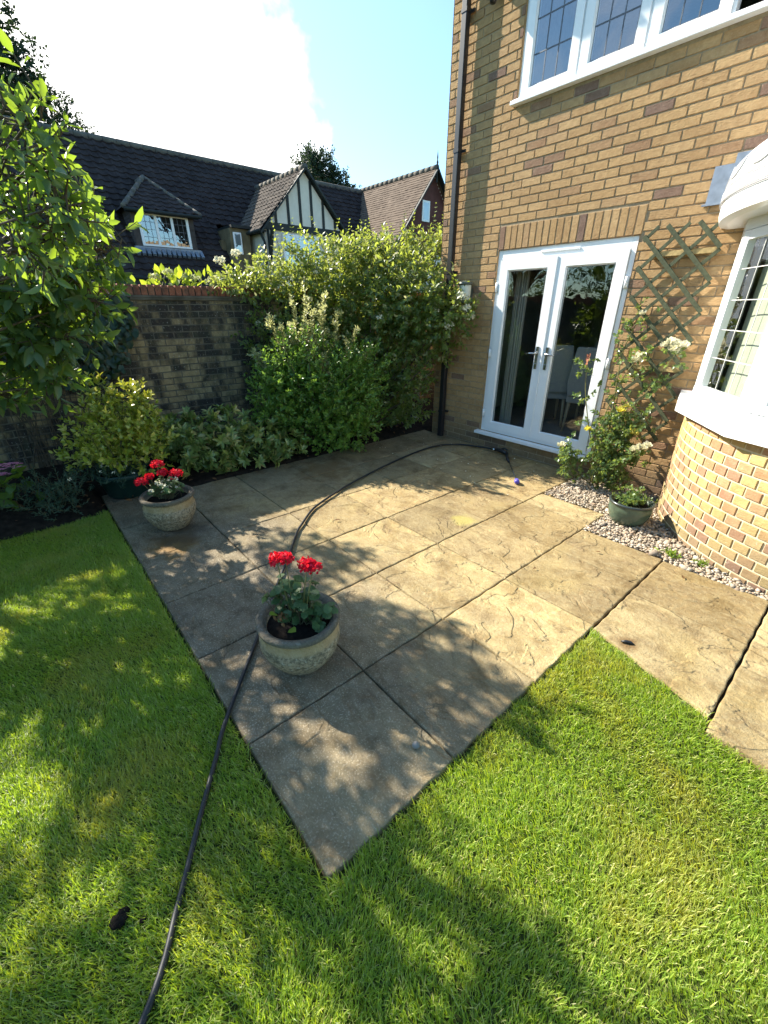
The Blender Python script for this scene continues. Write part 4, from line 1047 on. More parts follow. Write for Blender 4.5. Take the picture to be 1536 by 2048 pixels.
# the brown roofed house behind
hb = thing('brown_roofed_house', 'house with a brown plain-tile roof, plum tile-hung gable and black finial', 'house', (-15, 11, 0))
HX, HY, HZ = -12.16, 11.37, 7.0
vdb = np.array([0, -2.75, -3.36])
tiled((HX+.25, HY-2.75, HZ-3.36), (-1, 0, 0), -vdb, 5.75, np.linalg.norm(vdb), .135, .20, .006, .016, 'roof', M['roof_brown'], hb, roll=False)
m = MB(); m.quad((HX+.25, HY, HZ), (HX+.25, HY+2.75, HZ-3.36), (-17.8, HY+2.75, HZ-3.36), (-17.8, HY, HZ)); m.build('roof', M['roof_brown'], hb)
m = MB(); ridge_tiles(m, (HX+.28, HY, HZ+.02), (-17.7, HY, HZ+.02), .10, .33); m.build('ridge_tiles', M['ridge'], hb)
m = MB(); m.add([(HX, HY-2.45, HZ-3.05), (HX, HY+2.45, HZ-3.05), (HX, HY, HZ-.05), (-17.7, HY-2.45, HZ-3.05), (-17.7, HY+2.45, HZ-3.05), (-17.7, HY, HZ-.05)], [(0, 1, 2), (3, 5, 4)]); m.box(-17.7, HX, HY-2.45, HY+2.45, 0, HZ-3.04)
hw = m.build('wall', M['cream'], hb)
m = MB()
for k in range(27):
    z = HZ-3.1+k*.112; hwid = (HZ-.05-z-.11)*.815
    if hwid > .03: m.obox((HX+.02, HY, z+.055), (.004, 0, .0), (0, hwid, 0), (.008, 0, .055))
m.build('hung_tiles', M['hung_tile'], hb)
m = MB(); m.box(HX+.02, HX+.07, HY-.60, HY-.14, 5.10, 5.86); w2 = m.build('window', M['upvc'], hb, bevel=.008)
m = MB(); m.quad((HX+.072, HY-.53, 5.17), (HX+.072, HY-.21, 5.17), (HX+.072, HY-.21, 5.79), (HX+.072, HY-.53, 5.79)); m.build('window_pane', M['glass_mirror'], w2)
for s in (-1, 1):
    m = MB(); m.bar((HX+.26, HY+s*2.72, HZ-3.40), (HX+.26, HY, HZ-.04), .05, .20, (1, 0, 0)); m.build('barge_board', M['timber'], hb)
m = MB(); m.lathe([(.05, 0), (.03, .12), (.045, .2), (.02, .28), (.03, .36), (.0, .62)], (HX+.26, HY, HZ-.02), 8); m.box(HX+.24, HX+.28, HY-.03, HY+.03, HZ-.5, HZ); m.build('finial', M['timber'], hb)

# ================================================================== PLANTS
def foliage(name, V, F, mat, parent): return tri_mesh(name, V, F, mat, parent)
def blobs_shrub(name, label, cat, base, blobs, n_sh, L, nodes, size, width, lmat, wmat, up=.4, fill=0, tmpl='6', whorl=2, spread=.9, rand=.35, nst=14, str_=.012, droop=0., lo=.6, lump=.22, seed=0):
    t = thing(name, label, cat, base)
    P, D, i = blob_points(blobs, n_sh, lo, 1.0, lump, seed)
    P = P[P[:, 2] > .02]; D = D[:len(P)] if len(D) != len(P) else D
    V, F, tw = shoots(P, D, L, nodes, size, width, up, spread, rand, droop, tmpl, whorl=whorl)
    if fill:
        Q, E, _ = blob_points(blobs, fill, .25, .75, .1, seed); Q = Q[Q[:, 2] > .02]
        k = len(Q); V2, F2 = leaves(Q, randdir(k)+np.array([0, 0, .2]), randdir(k)+np.array([0, 0, .6]), size*(.8+.5*rng.random(k)), width, tmpl)
        V, F = join([(V, F), (V2, F2)])
    foliage('foliage', V, F, lmat, t)
    tv, tf = twigs(tw[0], tw[1], .0022, .0010)
    sel = rng.choice(len(P), min(nst*3, len(P)), replace=False)
    tri_mesh('twigs', tv, tf, wmat, t)
    stems('stems', base, P[sel[:nst*2]], wmat, t, str_)
    return t, P

def smooth(pts, n=24):
    pts = np.array(pts, float); t = np.linspace(0, len(pts)-1, n); o = []
    P = np.vstack([2*pts[0]-pts[1], pts, 2*pts[-1]-pts[-2]])
    for s in t:
        i = min(int(s), len(pts)-2); u = s-i; a, b, c2, d = P[i], P[i+1], P[i+2], P[i+3]
        o.append(.5*((2*b)+(-a+c2)*u+(2*a-5*b+4*c2-d)*u*u+(-a+3*b-3*c2+d)*u**3))
    return np.array(o)
# large-leaved viburnum at the frame edge
vb = thing('viburnum_tree', 'large-leaved viburnum leaning over the garden wall, with broad drooping leaves', 'tree', (-.95, -5.75, .0))
VB = [(1.39, -4.44, 2.26, 0.09, 0.09, 0.09, 0.52), (1.43, -4.39, 2.23, 0.08, 0.08, 0.08, 0.52), (1.33, -4.45, 2.17, 0.12, 0.12, 0.11, 0.53), (1.44, -4.38, 2.15, 0.08, 0.08, 0.08, 0.52), (1.26, -4.43, 2.09, 0.12, 0.12, 0.11, 0.55), (1.42, -4.35, 2.05, 0.08, 0.08, 0.08, 0.53), (1.44, -4.52, 1.99, 0.1, 0.1, 0.09, 0.49), (1.36, -4.41, 1.98, 0.1, 0.1, 0.09, 0.53), (1.3, -4.3, 2.0, 0.06, 0.06, 0.06, 0.57), (0.02, -3.95, 2.09, 0.08, 0.08, 0.08, 0.94), (-0.06, -4.05, 2.04, 0.1, 0.1, 0.1, 0.94), (-0.22, -4.18, 1.96, 0.14, 0.14, 0.13, 0.95), (1.4, -4.52, 1.89, 0.1, 0.1, 0.09, 0.5), (-0.4, -4.4, 1.88, 0.22, 0.22, 0.21, 0.95), (-0.47, -4.23, 1.79, 0.16, 0.16, 0.15, 1.0), (-0.35, -4.09, 1.76, 0.1, 0.1, 0.1, 1.0), (-0.73, -4.53, 1.64, 0.22, 0.22, 0.21, 1.0), (-0.61, -4.39, 1.57, 0.2, 0.2, 0.19, 1.0), (-0.56, -4.23, 1.54, 0.1, 0.1, 0.1, 1.02), (-0.86, -4.59, 1.36, 0.16, 0.16, 0.15, 1.02), (-0.75, -4.4, 1.29, 0.08, 0.08, 0.08, 1.03), (-0.78, -4.44, 1.16, 0.05, 0.05, 0.05, 1.03), (-1.13, -4.75, 1.09, 0.14, 0.14, 0.13, 1.05), (-0.99, -4.84, 1.61, 0.25, 0.25, 0.24, 1.0), (-0.5, -5.2, 1.9, 0.28, 0.28, 0.26, 0.9), (0.1, -5.0, 2.1, 0.24, 0.24, 0.2, 0.8), (-0.85, -5.4, 1.45, 0.28, 0.28, 0.26, 1.0)]
P, D, i = blob_points(VB, 1080, .25, 1.05, .4, 3); fs_ = np.array([b[6] for b in VB])[i]
V, F, tw = shoots(P, D, .11*fs_, 2, .122*fs_, .38, .15, 1.0, .5, .35, '6', .8)
foliage('crown', V, F, M['vib_leaf'], vb)
tv, tf = twigs(tw[0]-(tw[1]-tw[0])*.8, tw[1], .004, .002, 5); tri_mesh('twigs', tv, tf, M['bark'], vb)
m = MB(); tk = smooth([(-.95, -5.75, -.05), (-.90, -5.62, .45), (-.78, -5.42, .95), (-.55, -5.18, 1.45), (-.2, -5.0, 1.8)], 20); m.tube(tk, np.linspace(.055, .022, 20), 9)
for bl in VB:
    e = np.array(bl[:3]); s0 = tk[min(19, int(np.clip(6+8*np.clip((e[2]-.8)/1.2, 0, 1)+rng.integers(0, 4), 3, 19)))]; k = np.linspace(0, 1, 9)[:, None]
    mid = (s0+e)/2+np.array([rng.normal()*.08, rng.normal()*.08, .12]); pts = (1-k)**2*s0+2*k*(1-k)*mid+k*k*e; m.tube(pts, np.linspace(.013, .004, 9), 6)
m.build('trunk', M['bark'], vb)
# cream flower clusters gone over, as in the crown
for q in rng.choice(len(P), 9, replace=False):
    n = 40; dd = randdir(n); dd[:, 2] = abs(dd[:, 2])*.5; Vf, Ff = leaves(P[q]+dd*.028, dd, randdir(n), np.full(n, .010), .8, '4'); foliage('seed_head', Vf, Ff, M['dead_leaf'], vb)

# ivy hanging on the wall
iv = thing('ivy', 'dark ivy hanging on the garden wall beneath the viburnum', 'ivy', (-2.36, -3.9, .3))
n = 2600; yv = rng.uniform(-5.6, -3.45, n); zv = rng.uniform(.75, 1.85, n); k = (zv > .75+.55*fbm(yv*3, yv*0+2)+.55*np.clip((yv+3.95)*1.6, 0, 1.2)); yv, zv = yv[k], zv[k]; n = len(yv)
Pv = np.stack([GWX+.02+.14*rng.random(n)*fbm(yv*4, zv*4), yv, zv], -1)
V, F = leaves(Pv, np.stack([.35*rng.random(n), rng.normal(size=n)*.5, -.8+0*yv], -1), np.stack([1+0*yv, rng.normal(size=n)*.4, .5+0*yv], -1), rng.uniform(.05, .09, n), .85, '6')
foliage('foliage', V, F, M['ivy_leaf'], iv)
P0 = np.stack([np.full(26, GWX+.012), rng.uniform(-5.4, -3.7, 26), np.full(26, .05)], -1); P1 = P0+np.stack([np.full(26, .01), rng.normal(size=26)*.2, rng.uniform(1.0, 1.7, 26)], -1)
tv, tf = twigs(P0, P1, .006, .003, 5); tri_mesh('stems', tv, tf, M['bark'], iv)

# climber over the wall against the house corner
CB = [(-2.40, -2.05, 1.98, .26, .36, .16), (-2.30, -1.45, 2.06, .38, .45, .30), (-2.0, -.9, 2.10, .50, .50, .40), (-1.45, -.55, 1.85, .6, .45, .6), (-.95, -.42, 1.78, .5, .30, .52), (-.48, -.30, 1.62, .34, .20, .32), (-.66, -.33, 1.28, .26, .18, .24), (-1.45, -.42, 1.25, .42, .3, .5), (-2.0, -1.0, 1.2, .36, .5, .6), (-1.3, .35, 2.35, .40, .40, .28), (-1.75, -.2, 2.25, .5, .5, .3), (-1.65, -.42, .6, .35, .3, .45), (-1.08, -.36, .92, .34, .22, .5), (-1.2, -.42, .42, .38, .26, .34), (-1.6, -.8, .85, .34, .4, .65), (-2.15, -1.7, 1.3, .22, .45, .55)]
cl = thing('climbing_hedge', 'big climber of small leaves spilling over the garden wall beside the house', 'hedge', (-1.7, -.8, .1))
P, D, i = blob_points(CB, 3500, .72, 1.0, .22, 1)
k = ~((P[:, 0] > WX0-.03) & (P[:, 1] > -.03)) & (P[:, 2] > .1); P, D = P[k], D[k]
V, F, tw = shoots(P, D, .14, 3, .074, .52, .5, 1.0, .5, .12, '6')
Q, E, _ = blob_points(CB, 12000, .3, .8, .1, 1); Q = Q[~((Q[:, 0] > WX0-.03) & (Q[:, 1] > -.03)) & (Q[:, 2] > .1)]; nq = len(Q)
V2, F2 = leaves(Q, randdir(nq), randdir(nq)+np.array([0, 0, .6]), rng.uniform(.045, .075, nq), .6, '4')
# tall whippy shoots on top
tp = P[(P[:, 2] > 2.25)]; tp = tp[rng.choice(len(tp), min(46, len(tp)), replace=False)]
hs = rng.uniform(.15, .45, len(tp)); up_ = unit(np.stack([rng.normal(size=len(tp))*.25, rng.normal(size=len(tp))*.25, np.ones(len(tp))], -1)); sh_parts = [(V, F), (V2, F2)]
for s in np.linspace(.1, 1, 9):
    for sg in (-1, 1):
        ddr = unit(np.stack([sg*rng.normal(.7, .3, len(tp)), rng.normal(size=len(tp))*.7, np.full(len(tp), .5)], -1)); sh_parts.append(leaves(tp+up_*(hs*s)[:, None], ddr, up_+randdir(len(tp))*.3, .05*(1.15-.5*s)*np.ones(len(tp)), .5, '6'))
V, F = join(sh_parts)
foliage('foliage', V, F, M['climb_leaf'], cl)
tv, tf = join([twigs(tw[0], tw[1], .002, .001), twigs(tp, tp+up_*hs[:, None], .0035, .0015)]); tri_mesh('twigs', tv, tf, M['twig'], cl)
stems('stems', (-1.75, -.8, .0), [b[:3] for b in CB]+list(P[rng.choice(len(P), 30)]), M['bark'], cl, .02)
def floret_ball(c, R, n, size, flat=.7, w=.9):
    d = randdir(n); d[:, 2] = np.abs(d[:, 2])*flat*np.sign(rng.random(n)-.12)
    return leaves(np.array(c)+d*R*(.75+.25*rng.random(n))[:, None], d*.5+randdir(n), d+randdir(n)*.3, size*(.7+.6*rng.random(n)), w, '4')
wf = []
kk = np.where((P[:, 0] > -2.2) & (D[:, 0]+P[:, 2]*.2 > .2))[0]
for q in kk[rng.choice(len(kk), 46, replace=False)]: wf.append(floret_ball(P[q]+D[q]*.04, rng.uniform(.02, .045), 34, .022))
for c in ((-.16, -.30, 1.70), (-.34, -.40, 1.52), (-.20, -.34, 1.83), (-2.2, -2.2, 2.30), (-2.25, -2.4, 2.22)): wf.append(floret_ball(c, .055, 80, .028))
Vf, Ff = join(wf); foliage('flowers', Vf, Ff, M['cream_petal'], cl)

# variegated shrub in front of it
SB = [(-1.35, -1.75, .45, .55, .6, .42), (-1.15, -1.55, .75, .5, .5, .4), (-1.3, -1.9, 1.05, .4, .42, .4), (-1.05, -1.35, .95, .35, .38, .35), (-1.4, -2.2, .75, .3, .35, .4), (-.92, -1.55, .40, .35, .4, .3)]
ab, P = blobs_shrub('variegated_shrub', 'tall mid-green shrub with pale cream shoot tips in front of the climber', 'shrub', (-1.35, -1.8, .06), SB, 1350, .14, 4, .062, .48, M['shrub_leaf'], M['twig'], .55, 5200, whorl=2, lo=.7, seed=2)
# upright arching shoots with cream tips
tips = [(-1.26, -1.85, 1.85), (-1.34, -1.98, 1.72), (-1.15, -1.72, 1.70), (-1.5, -2.2, 1.58), (-1.05, -1.55, 1.62), (-1.42, -2.1, 1.45), (-1.6, -2.4, 1.2), (-1.2, -1.9, 1.5), (-.95, -1.4, 1.42), (-1.3, -1.75, 1.6), (-1.1, -1.9, 1.3), (-1.55, -2.35, 1.05), (-.85, -1.3, 1.2), (-1.22, -1.62, 1.78), (-1.38, -2.0, 1.35), (-1.0, -1.8, 1.15)]
out = []; st0, st1 = [], []; cp_, cd_ = [], []
for tpv in tips:
    tpv = np.array(tpv); root = np.array([-1.3, -1.85, .75])+(tpv-np.array([-1.3, -1.85, 1.2]))*.5*np.array([1, 1, .3])
    d = unit((tpv-root)[None])[0]
    for s in np.linspace(.45, 1.0, 9):
        for h in range(2): cp_.append(root+(tpv-root)*s+rng.normal(size=3)*.03*(1.15-s)); cd_.append(d+rng.normal(size=3)*.55)
    st0.append(root); st1.append(tpv)
Vc, Fc, twc = shoots(np.array(cp_), np.array(cd_), .085, 4, .058, .5, .5, 1.0, .3, 0, '6', .6); out.append((Vc, Fc)); st0 += list(twc[0]); st1 += list(twc[1])
Vp, Fp = join(out); foliage('cream_shoots', Vp, Fp, M['pale_leaf'], ab)
tv, tf = twigs(np.array(st0), np.array(st1), .004, .0015, 5); tri_mesh('twigs', tv, tf, M['twig'], ab)

# low whorled-leaf shrub
RB = [(-1.45, -3.05, .35, .42, .5, .32), (-1.25, -2.65, .28, .36, .42, .24), (-1.15, -2.35, .18, .28, .28, .17), (-1.6, -3.4, .38, .3, .35, .26), (-1.25, -3.2, .16, .3, .4, .16)]
blobs_shrub('pieris_shrub', 'low shrub with whorls of pointed leaves at the patio edge behind the stone pot', 'shrub', (-1.4, -2.95, .05), RB, 260, .05, 2, .110, .36, M['rhodo_leaf'], M['twig'], .6, 420, whorl=6, spread=1.7, lo=.78, seed=4)

# green tub with golden shrub
tub = thing('potted_euonymus', 'dark green plastic tub with a golden yellow-green shrub by the garden wall', 'potted plant', (-1.28, -4.08, .0))
m = MB(); m.lathe([(0, .0), (.19, 0), (.20, .01), (.245, .19), (.262, .20), (.275, .215), (.275, .25), (.262, .258), (.25, .25), (.235, .22), (0, .22)], (-1.28, -4.08, .012), 40); m.build('pot', M['tub'], tub)
m = MB(); m.lathe([(0, .225), (.24, .22)], (-1.28, -4.08, .012), 30); m.build('soil', M['potsoil'], tub)
TB = [(-1.28, -4.08, .62, .30, .33, .28), (-1.2, -3.98, .80, .22, .24, .22), (-1.3, -4.12, .95, .14, .15, .16), (-1.08, -3.86, .92, .12, .12, .17), (-1.02, -3.82, .60, .16, .18, .2), (-1.42, -4.3, .42, .18, .2, .13), (-1.2, -4.0, .45, .3, .34, .2)]
P, D, i = blob_points(TB, 400, .7, 1.0, .2, 5)
V, F, tw = shoots(P, D, .085, 3, .066, .50, .9, .9, .4, 0, '6'); Q, _, _ = blob_points(TB, 1400, .2, .75, .1, 5)
V2, F2 = leaves(Q, randdir(len(Q)), randdir(len(Q))+np.array([0, 0, .6]), rng.uniform(.04, .055, len(Q)), .5, '4'); V, F = join([(V, F), (V2, F2)])
foliage('foliage', V, F, M['tub_leaf'], tub); stems('stems', (-1.28, -4.08, .22), P[rng.choice(len(P), 40)], M['twig'], tub, .006)
# darker lavender-like underplanting with tiny white flowers
P = np.stack([rng.normal(-1.2, .15, 110), rng.normal(-4.13, .15, 110), np.full(110, .24)], -1); V, F, tw = shoots(P, randdir(110)*.7, .13, 7, .05, .13, 1.0, .7, .3, .1, '4'); foliage('underplanting', V, F, M['conifer_leaf'], tub)
for p in P[:22]: Vf, Ff = floret_ball(p+np.array([.06*rng.normal(), .06*rng.normal(), .14]), .014, 10, .012); foliage('white_flower', Vf, Ff, M['cream_petal'], tub)

# stone pots with geraniums
def geranium(label, cx, cy, heads, seed, leafblobs):
    g = thing('potted_geranium', label, 'potted plant', (cx, cy, 0))
    prof = [(0, .004), (.118, .004), (.125, .012), (.160, .06), (.192, .115), (.207, .165), (.205, .205), (.197, .222), (.195, .228), (.192, .25), (.192, .262), (.203, .268), (.212, .278), (.214, .292), (.208, .303), (.195, .306), (.178, .30), (.166, .285), (.16, .255), (0, .25)]
    m = MB(); m.lathe(prof, (cx, cy, .004), 56, .006); m.build('stone_pot', M['stone_pot'], g)
    m = MB(); m.lathe([(0, .262), (.08, .266), (.165, .256)], (cx, cy, .004), 30); m.build('soil', M['potsoil'], g)
    lv, st = [], []
    for k, b in enumerate(leafblobs):
        n = int(b[4]); dd = randdir(n); Pq = np.array([cx+b[0], cy+b[1], b[2]])+dd*np.array([b[3], b[3], b[3]*.8])*(rng.random(n)**.45)[:, None]
        nr = unit(dd*.6+np.array([0, 0, .9])+.3*rng.normal(size=(n, 3)))
        # round pelargonium leaves: fans of six folded segments
        for q in range(6):
            a = q*2*pi/6.6; t1 = unit(np.cross(nr, np.array([.3, .7, .1])+0*nr)); t2 = np.cross(nr, t1)
            lv.append(leaves(Pq, t1*cos(a)+t2*sin(a), nr, rng.uniform(.020, .032, n)*np.ones(n), 1.05, '6'))
        st.append((Pq, np.array([cx+b[0]*.6, cy+b[1]*.6, .262])+rng.normal(size=(n, 3))*np.array([.02, .02, 0])))
    V, F = join(lv); foliage('foliage', V, F, M['ger_leaf'], g)
    tv, tf = join([twigs(b, a, .0028, .0018) for a, b in st]); tri_mesh('stems', tv, tf, M['twig'], g)
    for (hx, hy, hz, r) in heads:
        dd = randdir(170); dd[:, 2] = np.where(dd[:, 2] < -.35, -dd[:, 2], dd[:, 2]); c = np.array([hx, hy, hz])
        V, F = leaves(c+dd*r*np.array([1, 1, .78])*(.7+.3*rng.random(170))[:, None], dd*.35+randdir(170), dd+.25*randdir(170), rng.uniform(.012, .019, 170), .95, '6')
        hd = foliage('flower_head', V, F, M['red_petal'], g)
        s = MB(); b = np.array([cx+(hx-cx)*.3, cy+(hy-cy)*.3, .27]); s.tube([b, (b+c)/2+np.array([.01, -.01, 0]), c], [.004, .0032, .0026], 6); s.build('flower_stalk', M['rose_stem'], g)
    return g
geranium('weathered stone pot with two red geranium heads standing nearest, beside the hose', 1.86, -3.90, [(1.835, -3.965, .655, .036), (1.868, -3.935, .662, .034), (1.925, -3.858, .622, .043), (1.95, -3.84, .612, .036)], 1,
         [(-.03, -.02, .50, .07, 16), (.03, .05, .44, .10, 24), (-.06, -.06, .42, .08, 16), (.09, .10, .36, .07, 16), (0, 0, .36, .10, 22), (.12, .06, .32, .05, 8), (-.02, -.08, .33, .04, 6)])
geranium('speckled stone pot with four red geranium heads near the green tub', -.22, -3.96, [(-.25, -3.97, .555, .05), (-.36, -4.10, .40, .05), (-.155, -3.87, .475, .055), (-.23, -3.95, .485, .04), (-.30, -4.04, .45, .035)], 2,
         [(0, 0, .38, .10, 36), (.04, .05, .36, .08, 20), (-.05, -.05, .35, .08, 20)])
# white companion flowers in the far pot
gl = [o for o in bpy.data.objects if o.name.startswith('potted_geranium')]
for _ in range(16): Vf, Ff = floret_ball(np.array([-.20, -3.95, .40])+rng.normal(size=3)*np.array([.05, .06, .03]), .012, 12, .013); foliage('white_flower', Vf, Ff, M['cream_petal'], gl[-1])
# fading bloom and yellow leaf in the near pot
Vf, Ff = join([floret_ball((1.885, -4.0, .355), .025, 30, .02)]); foliage('faded_bloom', Vf, Ff, M['dead_leaf'], gl[0])
for pq, dq in (((1.93, -3.99, .31), (.8, .2, .3)), ((1.86, -4.01, .37), (.1, -.5, .4))): Vf, Ff = leaves(np.array([pq]), np.array([dq]), np.array([[.1, -.1, 1.]]), np.array([.05]), .9); foliage('yellow_leaf', Vf, Ff, M['weed'], gl[0])

# small glazed pot by the bay
gp = thing('glazed_pot_plant', 'squat green glazed pot with a small leafy plant on the gravel by the bay', 'potted plant', (2.315, -.86, 0))
c = (2.315, -.86, -.012); m = MB(); m.lathe([(0, 0), (.105, 0), (.125, .015), (.155, .07), (.170, .125), (.172, .165), (.166, .185), (.170, .192), (.178, .20), (.178, .214), (.165, .218), (.155, .205), (.15, .17), (0, .165)], c, 44, .003); m.build('pot', M['glaze'], gp)
m = MB(); m.lathe([(.170, .196), (.1795, .2015), (.180, .214), (.166, .2195), (.154, .206)], c, 44); m.build('pot_rim', M['glaze_rim'], gp)
m = MB(); m.lathe([(0, .178), (.152, .172)], c, 30); m.build('soil', M['potsoil'], gp)
P = np.array([2.305, -.83, .20])+rng.normal(size=(120, 3))*np.array([.055, .06, .03]); V, F, tw = shoots(P, randdir(120), .04, 2, .032, .75, .8, 1.0, .4, .1, '6'); foliage('foliage', V, F, M['rose_leaf'], gp); stems('stems', (2.305, -.84, .16), P[:20], M['twig'], gp, .003)

# climbing rose on the trellis
rs = thing('climbing_rose', 'climbing rose with cream and yellow blooms growing up the trellis', 'rose', (1.72, -.22, 0))
canes = [[(1.68, -.20, 0), (1.66, -.26, .4), (1.68, -.22, .8), (1.78, -.18, 1.2), (1.95, -.14, 1.40)], [(1.70, -.22, 0), (1.70, -.3, .3), (1.6, -.35, .6), (1.48, -.36, 1.0), (1.44, -.34, 1.27)], [(1.75, -.2, 0), (1.85, -.25, .4), (1.98, -.28, .7), (2.10, -.25, .8)], [(1.72, -.2, 0), (1.80, -.2, .6), (2.0, -.18, 1.05), (2.14, -.2, 1.38)], [(1.78, -.22, 0), (1.95, -.35, .3), (2.1, -.38, .5)], [(1.70, -.24, 0), (1.58, -.4, .15), (1.49, -.45, .3), (1.44, -.45, .38)], [(1.74, -.2, 0), (1.72, -.18, .7), (1.66, -.12, 1.3), (1.72, -.08, 1.62), (1.78, -.08, 1.70)], [(1.74, -.2, 0), (1.86, -.3, .45), (1.92, -.3, .75)]]
m = MB(); allp = []
for cpt in canes: q = smooth(cpt); m.tube(q, np.linspace(.007, .003, len(q)), 6); allp.append(q[4:])
m.build('canes', M['rose_stem'], rs)
A = np.concatenate(allp)
P = A[rng.choice(len(A), 300)]+rng.normal(size=(300, 3))*np.array([.06, .05, .05])
P2 = np.stack([rng.normal(1.87, .085, 290), rng.normal(-.25, .06, 290), rng.uniform(.06, .80, 290)], -1); P2[:, 1] = np.minimum(P2[:, 1], -.05)
P3 = np.stack([rng.normal(1.49, .04, 34), rng.normal(-.42, .04, 34), rng.uniform(.14, .42, 34)], -1)
P = np.concatenate([P, P2, P3]); P[:, 1] = np.minimum(P[:, 1], -.03)
V, F, tw = shoots(P, randdir(len(P))+np.array([0, -.4, 0]), .07, 3, .045, .62, .2, 1.0, .5, .25, '6'); foliage('foliage', V, F, M['rose_leaf'], rs)
tv, tf = twigs(tw[0], tw[1], .0016, .001); tri_mesh('leaf_stalks', tv, tf, M['rose_stem'], rs)
def rose(c, r, mt, n=46):
    d = randdir(n); d[:, 2] = np.abs(d[:, 2])*.9-.15; rr = r*(.35+.65*rng.random(n))
    V, F = leaves(np.array(c)+d*rr[:, None]*.55, unit(d+np.array([0, -.25, .55])), d+.2*randdir(n), rr*1.05, 1.0, '6'); foliage('rose_bloom', V, F, mt, rs)
for c, r in (((2.10, -.27, 1.43), .05), ((2.145, -.27, 1.41), .05), ((2.185, -.26, 1.415), .045), ((2.065, -.28, 1.415), .04), ((2.13, -.29, 1.385), .045), ((1.86, -.22, 1.30), .05), ((1.83, -.2, 1.26), .045), ((1.40, -.46, .40), .045), ((2.13, -.38, .53), .05), ((2.08, -.39, .50), .045), ((2.17, -.37, .56), .04), ((1.74, -.09, 1.66), .03)): rose(c, r, M['cream_petal'])
for c, r in (((1.86, -.34, .83), .042), ((1.88, -.32, .87), .03), ((2.0, -.33, .64), .045), ((1.60, -.38, .60), .035)): rose(c, r, M['yellow_petal'])
for c in ((1.44, -.34, 1.27), (1.44, -.345, 1.235)): 
    V, F = leaves(np.array([c]*3), np.array([[.2, 0, 1.], [-.4, 0, .8], [.1, -.5, -.6]]), np.array([[0, -1, .2]]*3), np.array([.05, .045, .05]), .5); foliage('red_shoot', V, F, M['coping_brick'], rs)

# hydrangea and grey-green shrub at the frame's left edge
hy = thing('hydrangea', 'hydrangea with pink lacecap heads in the bed under the viburnum', 'shrub', (-1.45, -5.12, .06))
Pn = np.array([-1.36, -5.02, .30])+rng.normal(size=(46, 3))*np.array([.16, .12, .09]); V, F = leaves(Pn, randdir(46)+np.array([.2, .2, -.1]), np.array([0, 0, 1.])+.35*rng.normal(size=(46, 3)), rng.uniform(.10, .15, 46), .65); foliage('foliage', V, F, M['hyd_leaf'], hy)
stems('stems', (-1.42, -5.1, .03), Pn[:24], M['twig'], hy, .006)
for c in ((-1.22, -4.92, .50), (-1.34, -5.03, .40)):
    n = 60; a = rng.uniform(0, 2*pi, n); r = .10*np.sqrt(rng.random(n)); Pq = np.array(c)+np.stack([r*np.cos(a), r*np.sin(a), .02-r*r*2.5], -1)
    parts_ = [leaves(Pq, np.stack([np.cos(q+a), np.sin(q+a), .1+0*a], -1), np.array([0, 0, 1.])+.2*rng.normal(size=(n, 3)), np.full(n, .018), 1.0, '4') for q in (0, pi/2, pi, 3*pi/2)]
    V, F = join(parts_); foliage('flower_head', V, F, M['pink_petal'], hy)
V, F = leaves(np.array([[-1.33, -5.0, .17], [-1.28, -4.98, .14]]), np.array([[.5, .2, -.5], [.3, .5, -.4]]), np.array([[.2, 0, 1.], [0, 0, 1.]]), np.array([.11, .09]), .6); foliage('brown_leaf', V, F, M['dead_leaf'], hy)
GB = [(-1.25, -4.78, .16, .20, .22, .17), (-1.12, -4.6, .2, .16, .16, .17), (-1.05, -4.72, .08, .18, .16, .09)]
blobs_shrub('hebe_shrub', 'small dull grey-green shrub in the bed between hydrangea and tub', 'shrub', (-1.2, -4.72, .04), GB, 150, .12, 7, .034, .26, M['conifer_leaf'], M['twig'], .9, 150, lo=.5, seed=6, nst=8, str_=.004)

# sunlit hydrangeas on the neighbours' side, topping the wall
nh = thing('wall_top_hydrangea', 'bright sunlit hydrangea with cream heads showing over the wall coping', 'shrub', (-2.95, -2.9, 0))
NB = [(-2.95, -3.15, 1.86, .22, .28, .16), (-2.95, -2.75, 1.93, .25, .3, .16), (-2.95, -2.35, 1.95, .25, .35, .2)]
P, D, i = blob_points(NB, 150, .6, 1.0, .2, 7); V, F = leaves(P, D+np.array([.3, 0, .5]), randdir(150)+np.array([0, 0, 1.]), rng.uniform(.08, .14, 150), .55); foliage('foliage', V, F, M['hyd_bright'], nh)
stems('stems', (-2.95, -2.8, 0), P[:30], M['twig'], nh, .012)
for yy in (-3.0, -2.84, -2.66, -2.5, -2.38, -2.2): Vf, Ff = floret_ball((-2.82+rng.normal()*.1, yy, 2.06+rng.normal()*.03), .06, 90, .026); foliage('flower_head', Vf, Ff, M['lime_petal'], nh)

